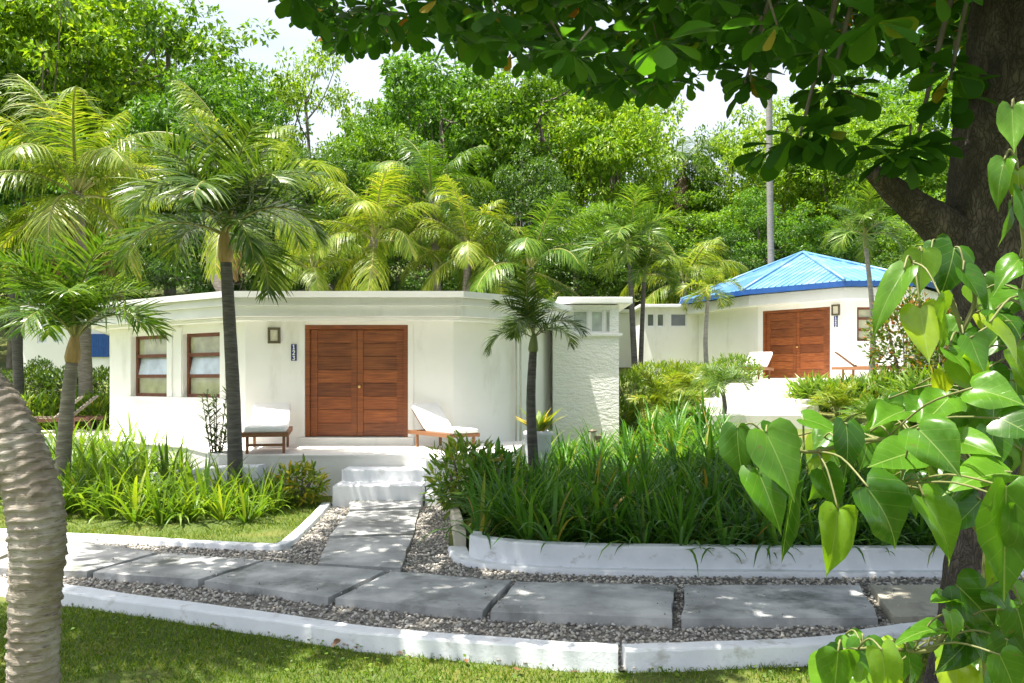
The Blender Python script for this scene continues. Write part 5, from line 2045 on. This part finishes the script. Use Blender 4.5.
# (base px, base py, tip px, tip py, width px, depth, tilt) : tilt 'u' faces the sky, 'v' faces the viewer, 'm' between, 'b' hangs edge on
LV = [
    (766, 432, 797, 500, 58, 1.85, 'm'), (737, 428, 741, 482, 30, 1.9, 'b'), (776, 424, 790, 462, 42, 1.95, 'm'), (757, 468, 783, 532, 40, 1.88, 'm'), (794, 487, 780, 560, 26, 1.9, 'b'),
    (847, 424, 849, 480, 36, 1.9, 'm'), (803, 418, 843, 432, 30, 1.95, 'u'), (823, 470, 840, 508, 34, 1.92, 'v'), (838, 510, 829, 577, 44, 1.85, 'v'), (868, 487, 907, 549, 72, 1.75, 'v'),
    (912, 452, 869, 466, 46, 1.85, 'g'), (918, 428, 962, 474, 52, 1.7, 'g'), (924, 497, 963, 566, 52, 1.9, 'v'), (905, 410, 872, 424, 36, 2.0, 'u'), (925, 405, 950, 428, 36, 2.0, 'm'), (955, 440, 1000, 455, 40, 1.9, 'u'),
    (922, 252, 920, 293, 38, 2.1, 'v'), (955, 247, 943, 297, 40, 2.15, 'm'), (935, 240, 948, 262, 26, 2.2, 'm'), (904, 269, 868, 333, 24, 2.05, 'b'), (963, 271, 991, 313, 34, 2.1, 'm'),
    (920, 308, 929, 362, 38, 2.05, 'g'), (941, 297, 942, 356, 22, 2.0, 'b'), (970, 338, 984, 374, 34, 1.95, 'm'), (948, 350, 972, 372, 30, 2.0, 'u'), (990, 322, 1024, 366, 44, 1.8, 'm'),
    (1012, 108, 1014, 152, 28, 1.9, 'm'), (1004, 160, 994, 208, 20, 1.9, 'b'), (1018, 170, 1020, 205, 30, 1.9, 'v'), (1010, 205, 1004, 246, 22, 1.9, 'b'), (1022, 190, 1030, 235, 30, 1.9, 'm'),
    (1020, 258, 995, 288, 30, 2.0, 'm'), (995, 310, 1025, 330, 36, 2.0, 'u'), (1022, 290, 1040, 330, 40, 1.9, 'v'), (1012, 472, 948, 480, 56, 1.8, 'u'), (972, 388, 1026, 402, 46, 1.75, 'g'), (1000, 418, 1036, 436, 44, 1.7, 'g'),
    (1006, 487, 1003, 598, 66, 1.6, 'v'), (1020, 505, 1052, 590, 66, 1.6, 'v'), (957, 585, 1000, 628, 52, 2.0, 'v'), (950, 612, 955, 642, 26, 1.9, 'm'), (952, 600, 930, 604, 24, 2.0, 'u'), (945, 628, 897, 634, 28, 1.95, 'u'),
    (838, 652, 833, 705, 44, 1.85, 'v'), (882, 650, 888, 706, 48, 1.8, 'v'), (846, 634, 862, 652, 28, 1.95, 'u'), (862, 640, 872, 675, 36, 1.9, 'm'), (908, 648, 914, 700, 34, 1.95, 'b'), (868, 650, 858, 690, 36, 1.95, 'm'),
    (960, 640, 966, 668, 24, 2.0, 'v'), (978, 636, 985, 662, 26, 2.0, 'm'), (1008, 640, 995, 690, 40, 1.9, 'v'), (1018, 610, 1030, 660, 44, 1.9, 'v'), (1000, 655, 1020, 700, 42, 1.8, 'v'), (990, 590, 1012, 610, 40, 2.0, 'u'),
    (985, 395, 960, 440, 44, 2.1, 'v'), (960, 405, 935, 440, 40, 2.1, 'v'), (895, 425, 880, 470, 40, 2.1, 'v'), (1000, 440, 980, 490, 50, 2.05, 'v'), (905, 480, 925, 520, 40, 2.0, 'v'), (940, 480, 950, 530, 44, 2.1, 'v'),
    (985, 370, 1010, 395, 36, 2.0, 'm'), (945, 372, 938, 402, 30, 2.1, 'v'), (1015, 350, 1035, 395, 40, 1.95, 'v'), (1010, 540, 990, 590, 44, 1.95, 'v'), (822, 440, 812, 470, 30, 2.0, 'm'), (870, 432, 862, 470, 34, 2.05, 'm'),
]
rf = random.Random(99)
for (x0_, x1_, y0_, y1_, k) in ((870, 1020, 385, 500, 34), (955, 1030, 270, 400, 14), (950, 1030, 580, 680, 20), (835, 920, 640, 690, 6), (770, 860, 425, 490, 6)):
    for _ in range(k):
        bx, by = rf.uniform(x0_, x1_), rf.uniform(y0_, y1_)
        L_ = rf.uniform(22, 50)
        a_ = rf.uniform(-.9, .9)
        LV.append((bx, by, bx + L_ * math.sin(a_), by + L_ * math.cos(a_), L_ * rf.uniform(.7, .95), rf.uniform(1.95, 2.4), rf.choice('vvmmuub')))
main_nodes = [P(990, 700, 2.3), P(985, 600, 2.25), P(990, 500, 2.2), P(980, 420, 2.15), P(965, 340, 2.15), P(945, 285, 2.15)]
branches = [
    [Vector((1.45, 2.45, -.05)), P(1010, 900, 2.4)] + main_nodes,
    [P(985, 470, 2.18), P(930, 445, 2.05), P(870, 440, 1.97), P(810, 452, 1.93), P(768, 440, 1.9)],
    [P(985, 600, 2.25), P(1020, 480, 2.05), P(1030, 380, 2.0), P(1026, 270, 1.95), P(1016, 170, 1.92), P(1014, 110, 1.9)],
    [P(988, 640, 2.27), P(955, 625, 2.1), P(930, 650, 2.0), P(880, 648, 1.9), P(842, 650, 1.88)],
    [P(950, 300, 2.15), P(930, 262, 2.15), P(912, 262, 2.1)],
    [P(985, 540, 2.22), P(950, 500, 2.05), P(900, 485, 1.9)],
    [P(960, 335, 2.15), P(975, 300, 2.13), P(965, 270, 2.12)],
]
nodes = []
for i, b in enumerate(branches):
    c = catmull(b, 8)
    r0, r1 = (.016, .006) if i == 0 else (.008, .0035)
    tw.tube([q - hb for q in c], [r0 + (r1 - r0) * k / (len(c) - 1) for k in range(len(c))], 7)
    nodes += c
for k, (bx, by, tx, ty, wpx_, Y, tl) in enumerate(LV):
    rng = random.Random(k * 7 + 1)
    b = P(bx, by, Y)
    dz_ = {'g': -.05, 'u': -.06, 'v': .015, 'm': -.035, 'b': .01}[tl] * rng.uniform(.6, 1.4)
    t = P(tx, ty, Y + dz_)
    n = {'g': Vector((-.38 + rng.uniform(-.08, .08), -.72, .62)), 'u': Vector((rng.uniform(-.3, .3), -.45, 1)), 'v': Vector((rng.uniform(-.35, .35), -1, .35)), 'm': Vector((rng.uniform(-.5, .5), -.8, .75)), 'b': Vector((rng.choice((-1, 1)) * .9, -.75, .25))}[tl]
    wid = .92 * wpx_ * Y / F * {'g': 1.1, 'u': 1.15, 'v': 1.0, 'm': 1.08, 'b': 1.35}[tl]
    heart_leaf(hl, b - hb, t - hb, wid, n, fold=rng.uniform(.08, .42), curl=rng.uniform(-.05, .42), wav=rng.uniform(.03, .12), seed=k)
    # petiole back to the nearest twig
    nd = min(nodes, key=lambda q: (q - b).length + (.1 if q.z < b.z - .15 else 0))
    mdp = b.lerp(nd, .5) + Vector((0, 0, .025))
    tw.tube([q - hb for q in catmull([nd, mdp, b], 4)], [.0026] * 9, 5)
hl.obj('foliage', M['heart'], shrub, smooth=True)
tw.obj('branch', M['twig'], shrub, smooth=True)
